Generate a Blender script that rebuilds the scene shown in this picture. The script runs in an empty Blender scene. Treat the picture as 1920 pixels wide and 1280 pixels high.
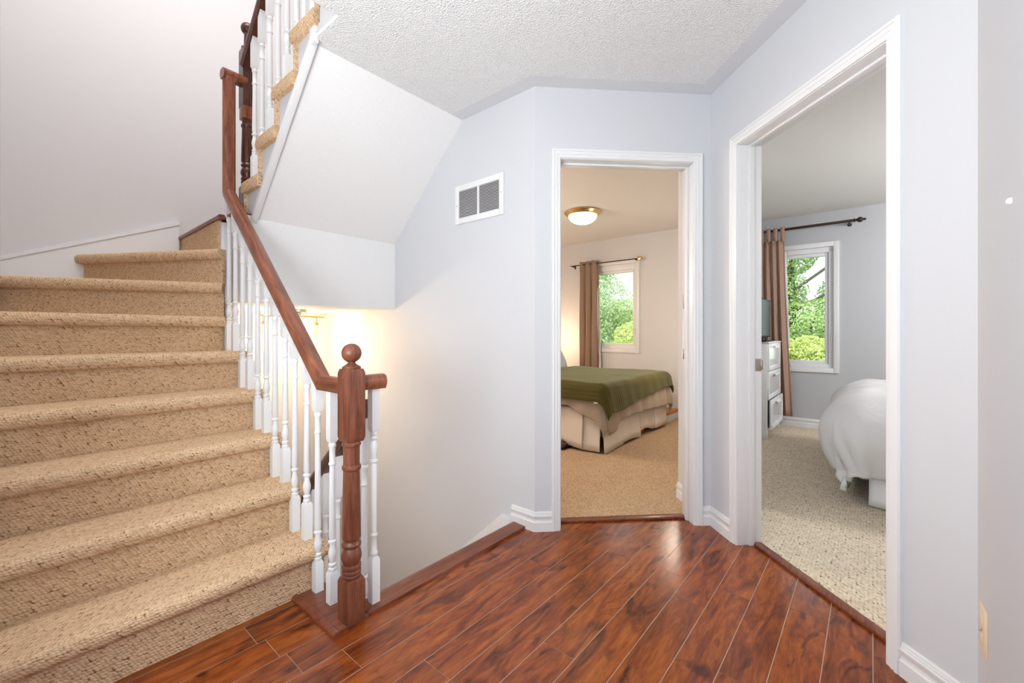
import bpy, bmesh, math, random
from math import sin, cos, pi, radians, hypot, atan2, sqrt
from mathutils import Vector, Matrix, noise
random.seed(7)
S = bpy.context.scene
COL = S.collection

# ------------------------------------------------------------------ camera
# X runs along the floor boards (towards the window wall), Y along the stair flight, Z up
cam = bpy.data.cameras.new('camera')
cam_o = bpy.data.objects.new('camera', cam); COL.objects.link(cam_o)
cam.sensor_width = 36.0
cam.lens = 801.0 / 1920 * 36
cam.shift_y = -16.0 / 1920
cam.clip_start = 0.02
cam_o.location = (0, 0, 1.09)
cam_o.rotation_euler = (pi / 2, 0, radians(40.16) - pi / 2)
S.camera = cam_o

# ------------------------------------------------------------------ view, world, lights
S.view_settings.view_transform = 'Standard'
S.view_settings.look = 'None'
S.view_settings.exposure = 0.0
S.view_settings.gamma = 1.0
S.view_settings.use_curve_mapping = False
W = bpy.data.worlds.new('sky'); S.world = W; W.use_nodes = True
W.node_tree.nodes['Background'].inputs[0].default_value = (0.88, 0.94, 1.0, 1)
W.node_tree.nodes['Background'].inputs[1].default_value = 2.2


def lamp(name, kind, loc, power, color, size=None, size_y=None, aim=None, radius=None):
    l = bpy.data.lights.new(name, kind); o = bpy.data.objects.new(name, l); COL.objects.link(o)
    o.location = loc; l.energy = power; l.color = color
    if kind == 'AREA':
        l.shape = 'RECTANGLE'; l.size = size; l.size_y = size_y or size
    if radius is not None: l.shadow_soft_size = radius
    if aim is not None:
        o.rotation_euler = (Vector(aim) - Vector(loc)).to_track_quat('-Z', 'Y').to_euler()
    return o


sun = lamp('sun', 'SUN', (0, 0, 12), 6.0, (1.0, 0.95, 0.86), aim=(6.5, 2.0, 0)); sun.data.angle = 0.02
# upper floor daylight, ceiling lamp of the grey bedroom, and unseen fills added for brightness
lamp('hall_area_fill', 'AREA', (-0.75, 0.60, 1.15), 66.0, (0.92, 0.975, 1.0), 1.1, 0.9, aim=(0.35, 0.95, 2.447))  # added fill behind the camera, aimed up to brighten the hall ceiling
lamp('hall_point_fill', 'POINT', (-0.60, 1.15, 1.75), 11.5, (0.93, 0.98, 1.0), radius=0.28)  # unseen point fill added to lift the hall walls, no fixture here
lamp('upper_floor_light', 'AREA', (0.5, 2.1, 4.60), 50.0, (1.0, 0.985, 0.98), 1.4, 0.6, aim=(0.3, 3.5, 0.8))
lamp('grey_bedroom_lamp', 'POINT', (4.3, -1.5, 2.10), 98.0, (0.985, 0.985, 1.0), radius=0.2)
lamp('bedside_light', 'POINT', (5.15, 3.66, 1.0), 13.0, (1.0, 0.70, 0.44), radius=0.07)
lamp('bedroom_fill', 'POINT', (2.75, 3.35, 1.80), 54.0, (1.0, 0.83, 0.67), radius=0.2)  # added main fill for this room, kept aside so the floor doesn't mirror it
lamp('bedroom_corner_fill', 'POINT', (4.45, 1.50, 1.10), 15.0, (1.0, 0.84, 0.68), radius=0.15)  # hidden fill added to brighten the skirt at the bed's foot


# ------------------------------------------------------------------ materials
def mat(name, base, rough=0.5, metal=0.0, spec=0.5, bump=None, coat=0.0, emit=None):
    m = bpy.data.materials.new(name); m.use_nodes = True
    nt = m.node_tree; b = nt.nodes['Principled BSDF']
    b.inputs['Base Color'].default_value = (*base, 1)
    b.inputs['Roughness'].default_value = rough
    b.inputs['Metallic'].default_value = metal
    b.inputs['Specular IOR Level'].default_value = spec
    b.inputs['Coat Weight'].default_value = coat
    if emit:
        b.inputs['Emission Color'].default_value = (*emit[0], 1); b.inputs['Emission Strength'].default_value = emit[1]
    if bump:
        sc, st, dist = bump
        tc = nt.nodes.new('ShaderNodeTexCoord'); n = nt.nodes.new('ShaderNodeTexNoise')
        n.inputs['Scale'].default_value = sc; n.inputs['Detail'].default_value = 3
        bp = nt.nodes.new('ShaderNodeBump'); bp.inputs['Strength'].default_value = st; bp.inputs['Distance'].default_value = dist
        nt.links.new(tc.outputs['Object'], n.inputs['Vector']); nt.links.new(n.outputs['Fac'], bp.inputs['Height'])
        nt.links.new(bp.outputs['Normal'], b.inputs['Normal'])
    return m


def ramp(nt, stops):
    r = nt.nodes.new('ShaderNodeValToRGB')
    while len(r.color_ramp.elements) < len(stops): r.color_ramp.elements.new(0.5)
    for e, (p, c) in zip(r.color_ramp.elements, stops):
        e.position = p; e.color = (*c, 1)
    return r


def wood(name, dark, mid, light, scale, rough=0.3, per_plank=False, knots=False):
    m = bpy.data.materials.new(name); m.use_nodes = True
    nt = m.node_tree; L = nt.links; b = nt.nodes['Principled BSDF']
    tc = nt.nodes.new('ShaderNodeTexCoord'); mp = nt.nodes.new('ShaderNodeMapping')
    mp.inputs['Scale'].default_value = scale
    L.new(tc.outputs['Object'], mp.inputs['Vector'])
    vec = mp.outputs['Vector']
    if per_plank:
        at = nt.nodes.new('ShaderNodeAttribute'); at.attribute_name = 'plank'
        add = nt.nodes.new('ShaderNodeVectorMath'); add.operation = 'MULTIPLY_ADD'
        add.inputs[1].default_value = (37.0, 23.0, 11.0)
        L.new(at.outputs['Color'], add.inputs[0]); L.new(vec, add.inputs[2]); vec = add.outputs[0]
    n1 = nt.nodes.new('ShaderNodeTexNoise'); n1.inputs['Scale'].default_value = 1.0
    n1.inputs['Detail'].default_value = 6; n1.inputs['Roughness'].default_value = 0.62; n1.inputs['Distortion'].default_value = 1.1
    L.new(vec, n1.inputs['Vector'])
    r = ramp(nt, [(0.30, dark), (0.50, mid), (0.72, light)])
    L.new(n1.outputs['Fac'], r.inputs['Fac'])
    out = r.outputs['Color']
    n2 = nt.nodes.new('ShaderNodeTexNoise'); n2.inputs['Scale'].default_value = 6.0; n2.inputs['Detail'].default_value = 3
    L.new(vec, n2.inputs['Vector'])
    mx = nt.nodes.new('ShaderNodeMix'); mx.data_type = 'RGBA'; mx.blend_type = 'MULTIPLY'
    mx.inputs['Factor'].default_value = 0.5
    r2 = ramp(nt, [(0.3, (0.5, 0.45, 0.4)), (0.6, (1, 1, 1))])
    L.new(n2.outputs['Fac'], r2.inputs['Fac']); L.new(out, mx.inputs[6]); L.new(r2.outputs['Color'], mx.inputs[7]); out = mx.outputs[2]
    if knots:
        mp2 = nt.nodes.new('ShaderNodeMapping'); mp2.inputs['Scale'].default_value = (0.75, 0.36, 1)
        L.new(vec, mp2.inputs['Vector'])
        v = nt.nodes.new('ShaderNodeTexNoise'); v.inputs['Scale'].default_value = 1.6; v.inputs['Detail'].default_value = 2.5; v.inputs['Distortion'].default_value = 1.8
        L.new(mp2.outputs['Vector'], v.inputs['Vector'])
        r3 = ramp(nt, [(0.30, (0.26, 0.17, 0.13)), (0.43, (1, 1, 1))])
        L.new(v.outputs['Fac'], r3.inputs['Fac'])
        mx3 = nt.nodes.new('ShaderNodeMix'); mx3.data_type = 'RGBA'; mx3.blend_type = 'MULTIPLY'; mx3.inputs['Factor'].default_value = 0.85
        L.new(out, mx3.inputs[6]); L.new(r3.outputs['Color'], mx3.inputs[7]); out = mx3.outputs[2]
    L.new(out, b.inputs['Base Color'])
    b.inputs['Roughness'].default_value = rough
    bp = nt.nodes.new('ShaderNodeBump'); bp.inputs['Strength'].default_value = 0.08; bp.inputs['Distance'].default_value = 0.002
    L.new(n1.outputs['Fac'], bp.inputs['Height']); L.new(bp.outputs['Normal'], b.inputs['Normal'])
    return m


def carpet(name, light, mid, dark, cell, fleck=0.5, bumpd=0.006, blotch=0.15):
    """looped berber: a slightly irregular diagonal lattice of loops that runs on over treads, noses and risers"""
    m = bpy.data.materials.new(name); m.use_nodes = True
    nt = m.node_tree; L = nt.links; b = nt.nodes['Principled BSDF']

    def math_(op, a, c=None):
        n = nt.nodes.new('ShaderNodeMath'); n.operation = op
        for k, q in enumerate((a, c)):
            if q is None: continue
            if isinstance(q, (int, float)): n.inputs[k].default_value = q
            else: L.new(q, n.inputs[k])
        return n.outputs[0]
    tc = nt.nodes.new('ShaderNodeTexCoord'); sp = nt.nodes.new('ShaderNodeSeparateXYZ'); L.new(tc.outputs['Object'], sp.inputs[0])
    x, y, z = sp.outputs
    u = math_('ADD', x, math_('MULTIPLY', math_('SUBTRACT', z, y), 0.55)); v = math_('ADD', y, z)
    cb = nt.nodes.new('ShaderNodeCombineXYZ'); L.new(math_('MULTIPLY', u, 1 / cell), cb.inputs[0]); L.new(math_('MULTIPLY', v, 1.1 / cell), cb.inputs[1])
    vo = nt.nodes.new('ShaderNodeTexVoronoi'); vo.voronoi_dimensions = '2D'; vo.inputs['Scale'].default_value = 1.0; vo.inputs['Randomness'].default_value = 0.5
    L.new(cb.outputs[0], vo.inputs['Vector'])
    n = nt.nodes.new('ShaderNodeTexNoise'); n.noise_dimensions = '2D'; n.inputs['Scale'].default_value = 0.55; n.inputs['Detail'].default_value = 2
    L.new(cb.outputs[0], n.inputs['Vector'])
    sep = nt.nodes.new('ShaderNodeSeparateColor'); L.new(vo.outputs['Color'], sep.inputs[0])
    r = ramp(nt, [(0.0, mid), (0.45, light), (1.0, tuple(min(1, c * 1.10) for c in light))]); L.new(sep.outputs[0], r.inputs['Fac'])
    gap = nt.nodes.new('ShaderNodeMapRange'); gap.inputs[1].default_value = 0.43; gap.inputs[2].default_value = 0.66
    L.new(vo.outputs['Distance'], gap.inputs[0])
    msk = nt.nodes.new('ShaderNodeMapRange'); msk.inputs[1].default_value = 0.60 - 0.16 * fleck; msk.inputs[2].default_value = 0.72 - 0.16 * fleck
    L.new(n.outputs['Fac'], msk.inputs[0])
    fl = math_('MULTIPLY', gap.outputs[0], math_('ADD', math_('MULTIPLY', msk.outputs[0], 0.65), 0.34))
    mx = nt.nodes.new('ShaderNodeMix'); mx.data_type = 'RGBA'
    L.new(fl, mx.inputs['Factor']); L.new(r.outputs['Color'], mx.inputs[6]); mx.inputs[7].default_value = (*dark, 1)
    n3 = nt.nodes.new('ShaderNodeTexNoise'); n3.inputs['Scale'].default_value = 8.0; n3.inputs['Detail'].default_value = 2
    L.new(tc.outputs['Object'], n3.inputs['Vector'])
    mw = nt.nodes.new('ShaderNodeMix'); mw.data_type = 'RGBA'; mw.blend_type = 'MULTIPLY'; mw.inputs['Factor'].default_value = blotch
    rw = ramp(nt, [(0.35, (0.72, 0.66, 0.56)), (0.65, (1, 1, 1))])
    L.new(n3.outputs['Fac'], rw.inputs['Fac']); L.new(mx.outputs[2], mw.inputs[6]); L.new(rw.outputs['Color'], mw.inputs[7])
    L.new(mw.outputs[2], b.inputs['Base Color'])
    b.inputs['Roughness'].default_value = 0.95; b.inputs['Specular IOR Level'].default_value = 0.1
    bp = nt.nodes.new('ShaderNodeBump'); bp.inputs['Strength'].default_value = 0.62; bp.inputs['Distance'].default_value = bumpd; bp.invert = True
    L.new(vo.outputs['Distance'], bp.inputs['Height']); L.new(bp.outputs['Normal'], b.inputs['Normal'])
    return m


def glass(name):
    m = bpy.data.materials.new(name); m.use_nodes = True
    nt = m.node_tree; nt.nodes.clear()
    o = nt.nodes.new('ShaderNodeOutputMaterial'); mx = nt.nodes.new('ShaderNodeMixShader')
    t = nt.nodes.new('ShaderNodeBsdfTransparent'); g = nt.nodes.new('ShaderNodeBsdfGlossy'); g.inputs['Roughness'].default_value = 0.02
    t.inputs[0].default_value = (0.96, 0.99, 0.97, 1)
    f = nt.nodes.new('ShaderNodeFresnel'); f.inputs[0].default_value = 1.45
    nt.links.new(f.outputs[0], mx.inputs[0]); nt.links.new(t.outputs[0], mx.inputs[1]); nt.links.new(g.outputs[0], mx.inputs[2])
    nt.links.new(mx.outputs[0], o.inputs[0])
    return m


def leaf(name, c1, c2):
    m = bpy.data.materials.new(name); m.use_nodes = True
    nt = m.node_tree; L = nt.links; b = nt.nodes['Principled BSDF']
    at = nt.nodes.new('ShaderNodeAttribute'); at.attribute_name = 'tint'
    r = ramp(nt, [(0.0, c1), (1.0, c2)])
    L.new(at.outputs['Fac'], r.inputs['Fac']); L.new(r.outputs['Color'], b.inputs['Base Color'])
    b.inputs['Roughness'].default_value = 0.55
    tr = nt.nodes.new('ShaderNodeBsdfTranslucent'); L.new(r.outputs['Color'], tr.inputs[0])
    mx = nt.nodes.new('ShaderNodeMixShader'); mx.inputs[0].default_value = 0.5
    L.new(b.outputs[0], mx.inputs[1]); L.new(tr.outputs[0], mx.inputs[2])
    L.new(mx.outputs[0], nt.nodes['Material Output'].inputs[0])
    return m


def cloth_uv(name, base, kind, rough=0.9, c2=None, sheen=0.2):
    """kind: 'ribs' channel quilting along v, 'check' small gingham, 'plain' fine weave"""
    m = mat(name, base, rough, spec=0.15)
    nt = m.node_tree; L = nt.links; b = nt.nodes['Principled BSDF']
    b.inputs['Sheen Weight'].default_value = sheen
    uv = nt.nodes.new('ShaderNodeUVMap')
    sp = nt.nodes.new('ShaderNodeSeparateXYZ'); L.new(uv.outputs[0], sp.inputs[0])

    def tri(sock, period):
        a = nt.nodes.new('ShaderNodeMath'); a.operation = 'PINGPONG'; a.inputs[1].default_value = period / 2
        L.new(sock, a.inputs[0])
        d = nt.nodes.new('ShaderNodeMath'); d.operation = 'DIVIDE'; d.inputs[1].default_value = period / 2
        L.new(a.outputs[0], d.inputs[0]); return d.outputs[0]
    if kind == 'ribs':
        t = tri(sp.outputs[0], 0.036)
        pw = nt.nodes.new('ShaderNodeMath'); pw.operation = 'POWER'; pw.inputs[1].default_value = 0.5
        L.new(t, pw.inputs[0])
        t2 = tri(sp.outputs[1], 0.17)
        pw2 = nt.nodes.new('ShaderNodeMath'); pw2.operation = 'POWER'; pw2.inputs[1].default_value = 0.2
        L.new(t2, pw2.inputs[0])
        mu = nt.nodes.new('ShaderNodeMath'); mu.operation = 'MULTIPLY_ADD'; mu.inputs[1].default_value = 0.35
        L.new(pw2.outputs[0], mu.inputs[0]); L.new(pw.outputs[0], mu.inputs[2])
        bp = nt.nodes.new('ShaderNodeBump'); bp.inputs['Strength'].default_value = 0.38; bp.inputs['Distance'].default_value = 0.008
        L.new(mu.outputs[0], bp.inputs['Height']); L.new(bp.outputs['Normal'], b.inputs['Normal'])
    if kind == 'check':
        fs = []
        for k in (0, 1):
            t = tri(sp.outputs[k], 0.016)
            g = nt.nodes.new('ShaderNodeMath'); g.operation = 'GREATER_THAN'; g.inputs[1].default_value = 0.72
            L.new(t, g.inputs[0]); fs.append(g.outputs[0])
        mxx = nt.nodes.new('ShaderNodeMath'); mxx.operation = 'MAXIMUM'
        L.new(fs[0], mxx.inputs[0]); L.new(fs[1], mxx.inputs[1])
        mm = nt.nodes.new('ShaderNodeMix'); mm.data_type = 'RGBA'
        L.new(mxx.outputs[0], mm.inputs['Factor']); mm.inputs[6].default_value = (*base, 1); mm.inputs[7].default_value = (*c2, 1)
        L.new(mm.outputs[2], b.inputs['Base Color'])
    return m


M = {}
M['wall'] = mat('wall_paint', (0.635, 0.643, 0.672), 0.6, spec=0.25)
M['wall_warm'] = mat('stair_wall_paint', (0.70, 0.685, 0.685), 0.6, spec=0.25)
M['bedroom_wall'] = mat('bedroom_wall_paint', (0.66, 0.65, 0.65), 0.6, spec=0.25)
M['grey_wall'] = mat('grey_bedroom_paint', (0.52, 0.53, 0.545), 0.6, spec=0.25)
M['ceiling'] = mat('stipple_ceiling', (0.92, 0.925, 0.93), 0.9, spec=0.1, bump=(130, 1.0, 0.012))
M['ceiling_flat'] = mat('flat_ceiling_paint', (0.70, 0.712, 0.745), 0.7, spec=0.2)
M['soffit'] = mat('soffit_plaster', (0.85, 0.847, 0.845), 0.8, spec=0.2, bump=(45, 0.35, 0.006))
M['bed_ceiling'] = mat('bedroom_ceiling_paint', (0.74, 0.72, 0.69), 0.9, spec=0.1, bump=(130, 0.4, 0.006))
M['trim'] = mat('white_trim_paint', (0.79, 0.79, 0.80), 0.35, spec=0.5)
M['white'] = mat('white_satin_paint', (0.84, 0.85, 0.87), 0.35)
M['seam'] = mat('floor_seam', (0.62, 0.45, 0.32), 0.5)
M['floor'] = wood('red_laminate', (0.075, 0.014, 0.004), (0.27, 0.058, 0.010), (0.44, 0.120, 0.020), (3.4, 19.0, 19.0), 0.22, True, True)
M['nosing'] = wood('red_stained_nosing', (0.10, 0.026, 0.012), (0.21, 0.058, 0.027), (0.29, 0.092, 0.045), (4.0, 60.0, 60.0), 0.28)
M['newel'] = wood('red_stained_post', (0.085, 0.022, 0.011), (0.20, 0.062, 0.032), (0.29, 0.105, 0.058), (34.0, 34.0, 3.0), 0.38)
M['rail'] = wood('red_stained_rail', (0.11, 0.030, 0.014), (0.25, 0.078, 0.038), (0.36, 0.135, 0.070), (45.0, 3.5, 6.0), 0.28)
M['dark_rail'] = wood('dark_stained_rail', (0.035, 0.010, 0.006), (0.085, 0.024, 0.014), (0.13, 0.042, 0.026), (45.0, 3.5, 6.0), 0.3)
M['stair_carpet'] = carpet('stair_berber', (0.75, 0.535, 0.345), (0.65, 0.435, 0.255), (0.21, 0.11, 0.05), 0.0105, 0.55)
M['bed_carpet'] = carpet('bedroom_berber', (0.58, 0.42, 0.27), (0.50, 0.35, 0.21), (0.26, 0.15, 0.08), 0.0135, 0.25, 0.004)
M['bed_carpet2'] = carpet('grey_bedroom_berber', (0.74, 0.645, 0.50), (0.66, 0.555, 0.41), (0.20, 0.12, 0.06), 0.015, 0.5, 0.005)
M['metal'] = mat('vent_white_enamel', (0.80, 0.80, 0.81), 0.4)
M['dark'] = mat('dark_void', (0.035, 0.03, 0.035), 0.8)
M['ivory'] = mat('ivory_plastic', (0.80, 0.62, 0.44), 0.35)
M['nickel'] = mat('brushed_nickel', (0.55, 0.50, 0.45), 0.3, metal=1.0)
M['brass'] = mat('polished_brass', (0.78, 0.52, 0.24), 0.22, metal=1.0)
M['bronze'] = mat('dark_bronze', (0.045, 0.022, 0.016), 0.35, metal=0.3)
M['bowl'] = mat('lit_glass_bowl', (0.95, 0.92, 0.88), 0.3, emit=((1.0, 0.90, 0.76), 3.0))
M['shade'] = mat('frosted_glass_shade', (0.90, 0.84, 0.66), 0.3, emit=((1.0, 0.80, 0.42), 0.75))
M['glass'] = glass('window_glass')
M['curtain1'] = mat('taupe_curtain_cloth', (0.36, 0.255, 0.19), 0.75, spec=0.2, bump=(400, 0.2, 0.002))
M['curtain2'] = mat('tan_curtain_cloth', (0.42, 0.27, 0.20), 0.7, spec=0.25, bump=(400, 0.2, 0.002))
M['lining'] = mat('white_lining', (0.8, 0.8, 0.78), 0.8)
M['quilt'] = cloth_uv('green_velvet_quilt', (0.086, 0.072, 0.017), 'ribs', 0.8, sheen=0.5)
M['quilt'].node_tree.nodes['Principled BSDF'].inputs['Sheen Roughness'].default_value = 0.35
M['quilt'].node_tree.nodes['Principled BSDF'].inputs['Sheen Tint'].default_value = (0.62, 0.72, 0.52, 1)
M['duvet'] = cloth_uv('gingham_duvet', (0.47, 0.375, 0.285), 'check', c2=(0.36, 0.285, 0.21))
M['skirt'] = mat('cream_bed_skirt', (0.82, 0.75, 0.66), 0.9, spec=0.1)
M['pillow'] = mat('pale_blue_pillow', (0.60, 0.68, 0.70), 0.9, spec=0.1, bump=(60, 0.5, 0.01))
M['mattress'] = mat('mattress_cloth', (0.34, 0.27, 0.18), 0.9)
M['white_cloth'] = mat('white_duvet_cloth', (0.68, 0.67, 0.665), 0.85, spec=0.15, bump=(4.5, 0.45, 0.05))
M['white_skirt'] = mat('white_bed_skirt', (0.78, 0.77, 0.77), 0.9, spec=0.1)
M['black'] = mat('black_plastic', (0.016, 0.014, 0.015), 0.6, spec=0.2)
M['brown'] = mat('brown_leather', (0.07, 0.035, 0.03), 0.45)
M['screen'] = mat('screen_glass', (0.008, 0.012, 0.011), 0.35, spec=0.2)
M['dresser'] = mat('white_lacquer', (0.80, 0.80, 0.79), 0.35)
M['panel'] = mat('frosted_drawer_glass', (0.72, 0.74, 0.76), 0.12, spec=0.8)
M['orange'] = mat('orange_wood', (0.50, 0.18, 0.04), 0.5)
M['box_white'] = mat('pale_box_card', (0.68, 0.72, 0.74), 0.6)
M['bark'] = mat('tree_bark', (0.10, 0.085, 0.07), 0.9, bump=(30, 0.6, 0.02))
M['lawn'] = mat('lawn_grass', (0.16, 0.30, 0.06), 0.95, bump=(20, 0.6, 0.05))
M['leaf_green'] = leaf('green_leaves', (0.22, 0.36, 0.10), (0.55, 0.68, 0.30))
M['leaf_yellow'] = leaf('yellow_green_leaves', (0.30, 0.42, 0.08), (0.88, 0.90, 0.42))
M['leaf_mint'] = leaf('soft_green_leaves', (0.28, 0.40, 0.19), (0.60, 0.72, 0.42))
M['roof'] = mat('roof_shingle', (0.20, 0.17, 0.16), 0.9, bump=(12, 0.5, 0.03))
M['brick'] = mat('pale_brick', (0.46, 0.36, 0.31), 0.9, bump=(14, 0.5, 0.02))


# ------------------------------------------------------------------ mesh builder
def tag(o, label=None, cat=None, group=None, kind=None):
    if label: o['label'] = label
    if cat: o['category'] = cat
    if group: o['group'] = group
    if kind: o['kind'] = kind
    return o


def thing(name, loc, label, cat, group=None):
    o = bpy.data.objects.new(name, None); COL.objects.link(o)
    o.location = loc; o.empty_display_size = 0.1
    o['origin'] = list(loc)
    return tag(o, label, cat, group)


class MB:
    def __init__(self): self.bm = bmesh.new()

    def _take(self, verts, faces, bevel=0.0, segs=2, smooth=None):
        vs = [self.bm.verts.new(v) for v in verts]
        fs = []
        for f in faces:
            try: fs.append(self.bm.faces.new([vs[i] for i in f]))
            except ValueError: pass
        if bevel > 0:
            es = list({e for f in fs for e in f.edges})
            bmesh.ops.bevel(self.bm, geom=es, offset=bevel, segments=segs, affect='EDGES', profile=0.5, clamp_overlap=True)
        return self

    def box(self, a, b, bevel=0.0, segs=2):
        (x0, y0, z0), (x1, y1, z1) = a, b
        x0, x1 = min(x0, x1), max(x0, x1); y0, y1 = min(y0, y1), max(y0, y1); z0, z1 = min(z0, z1), max(z0, z1)
        v = [(x0, y0, z0), (x1, y0, z0), (x1, y1, z0), (x0, y1, z0), (x0, y0, z1), (x1, y0, z1), (x1, y1, z1), (x0, y1, z1)]
        return self._take(v, BOXF, bevel, segs)

    def obox(self, fr, a, b, bevel=0.0, segs=2):
        """box in a wall frame fr = (origin2d, along, outward): coordinates (s, n, z)"""
        s0, n0, z0 = a; s1, n1, z1 = b
        v = []
        for z in (z0, z1):
            for (s, n) in ((s0, n0), (s1, n0), (s1, n1), (s0, n1)):
                v.append((*fr_pt(fr, s, n), z))
        return self._take(v, BOXF, bevel, segs)

    def prism(self, poly, axis, a, b, bevel=0.0, segs=2):
        """polygon extruded along an axis; poly gives the other two coordinates in x,y,z order"""
        def P(p, t):
            return (t, p[0], p[1]) if axis == 'x' else (p[0], t, p[1]) if axis == 'y' else (p[0], p[1], t)
        n = len(poly)
        v = [P(p, a) for p in poly] + [P(p, b) for p in poly]
        f = [list(range(n)), list(range(2 * n - 1, n - 1, -1))]
        for i in range(n):
            j = (i + 1) % n
            f.append([i, i + n, j + n, j][::-1])
        return self._take(v, f, bevel, segs)

    def extr(self, prof, p, q, up=(0, 0, 1), side=None):
        """profile of (side, up) offsets swept straight from p to q"""
        p, q = Vector(p), Vector(q); d = (q - p).normalized(); up = Vector(up)
        sd = Vector(side) if side else d.cross(up).normalized()
        n = len(prof)
        v = [p + sd * a + up * b for a, b in prof] + [q + sd * a + up * b for a, b in prof]
        f = [list(range(n)), list(range(2 * n - 1, n - 1, -1))]
        for i in range(n):
            j = (i + 1) % n; f.append([i, i + n, j + n, j])
        return self._take(v, f)

    def lathe(self, prof, c, segs=16, axis=(0, 0, 1)):
        """prof of (r, h) from start to end along axis"""
        ax = Vector(axis).normalized()
        t = Vector((1, 0, 0)) if abs(ax.x) < 0.9 else Vector((0, 1, 0))
        u = ax.cross(t).normalized(); w = ax.cross(u)
        c = Vector(c); vs = []; fs = []
        for r, h in prof:
            for k in range(segs):
                a = 2 * pi * k / segs
                vs.append(c + ax * h + (u * cos(a) + w * sin(a)) * max(r, 1e-4))
        for i in range(len(prof) - 1):
            for k in range(segs):
                k2 = (k + 1) % segs
                fs.append([i * segs + k, i * segs + k2, (i + 1) * segs + k2, (i + 1) * segs + k])
        fs.append(list(range(segs))[::-1]); n = (len(prof) - 1) * segs
        fs.append([n + k for k in range(segs)])
        return self._take(vs, fs)

    def sweep(self, path, prof, up0):
        """profile (side, up) swept along a mitred polyline"""
        pts = [Vector(p) for p in path]; n = len(prof); vs = []; fs = []
        dirs = [(pts[i + 1] - pts[i]).normalized() for i in range(len(pts) - 1)]
        up = Vector(up0); up = (up - dirs[0] * up.dot(dirs[0])).normalized()
        frames = []
        for i in range(len(pts)):
            d0 = dirs[max(i - 1, 0)]; d1 = dirs[min(i, len(dirs) - 1)]
            if i > 0 and i < len(dirs):
                q = d0.rotation_difference(d1)
                upn = q @ up; half = Vector((0, 0, 0))
                m = (d0 + d1).normalized()
                side = d0.cross(up).normalized()
                k = 1.0 / max(m.dot(d0), 0.35)
                bend = (d1 - d0); bend = bend.normalized() if bend.length > 1e-6 else up
                row = []
                for a, b in prof:
                    o = side * a + up * b
                    # project along d0 onto the mitre plane
                    t = -o.dot(m) / m.dot(d0)
                    row.append(pts[i] + o + d0 * t)
                up = upn
            else:
                dd = d0 if i > 0 else d1
                side = dd.cross(up).normalized()
                row = [pts[i] + side * a + up * b for a, b in prof]
            vs += row
        for i in range(len(pts) - 1):
            for k in range(n):
                j = (k + 1) % n
                fs.append([i * n + k, i * n + j, (i + 1) * n + j, (i + 1) * n + k])
        fs.append(list(range(n))[::-1]); fs.append([(len(pts) - 1) * n + k for k in range(n)])
        return self._take(vs, fs)

    def tube(self, path, r, segs=8):
        prof = [(r * cos(2 * pi * k / segs), r * sin(2 * pi * k / segs)) for k in range(segs)]
        d = (Vector(path[1]) - Vector(path[0])).normalized()
        up = (0, 0, 1) if abs(d.z) < 0.9 else (0, 1, 0)
        return self.sweep(path, prof, up)

    def ball(self, c, r, seg=20, rings=12, squash=1.0):
        prof = [(r * sin(pi * i / rings), -r * squash * cos(pi * i / rings)) for i in range(rings + 1)]
        return self.lathe(prof, c, seg)

    def grid(self, fn, nu, nv, uvfn=None):
        """fn(i/nu, j/nv) -> point"""
        vs = [[self.bm.verts.new(fn(i / nu, j / nv)) for j in range(nv + 1)] for i in range(nu + 1)]
        lay = self.bm.loops.layers.uv.verify() if uvfn else None
        for i in range(nu):
            for j in range(nv):
                f = self.bm.faces.new((vs[i][j], vs[i + 1][j], vs[i + 1][j + 1], vs[i][j + 1]))
                if lay:
                    for l, (a, b) in zip(f.loops, ((i, j), (i + 1, j), (i + 1, j + 1), (i, j + 1))):
                        l[lay].uv = uvfn(a / nu, b / nv)
        return self

    def build(self, name, m, parent=None, origin=None, smooth=35, thick=0.0, fix=True):
        if fix: bmesh.ops.recalc_face_normals(self.bm, faces=self.bm.faces)
        root = parent
        org = Vector(root['origin']) if root is not None else Vector(origin or (0, 0, 0))
        if org.length > 0: bmesh.ops.translate(self.bm, verts=self.bm.verts, vec=-org)
        me = bpy.data.meshes.new(name); self.bm.to_mesh(me); self.bm.free()
        o = bpy.data.objects.new(name, me); COL.objects.link(o)
        me.materials.append(m)
        if smooth:
            me.polygons.foreach_set('use_smooth', [True] * len(me.polygons))
            me.set_sharp_from_angle(angle=radians(smooth))
        o['origin'] = list(org)
        if root is not None: o.parent = root
        else: o.location = org
        if thick:
            md = o.modifiers.new('thickness', 'SOLIDIFY'); md.thickness = thick; md.offset = 0
        return o


BOXF = [(0, 3, 2, 1), (4, 5, 6, 7), (0, 1, 5, 4), (1, 2, 6, 5), (2, 3, 7, 6), (3, 0, 4, 7)]


def fr_pt(fr, s, n):
    o, d, w = fr
    return (o[0] + d[0] * s + w[0] * n, o[1] + d[1] * s + w[1] * n)


def struct(o, label=None):
    return tag(o, label, None, None, 'structure')


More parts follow.
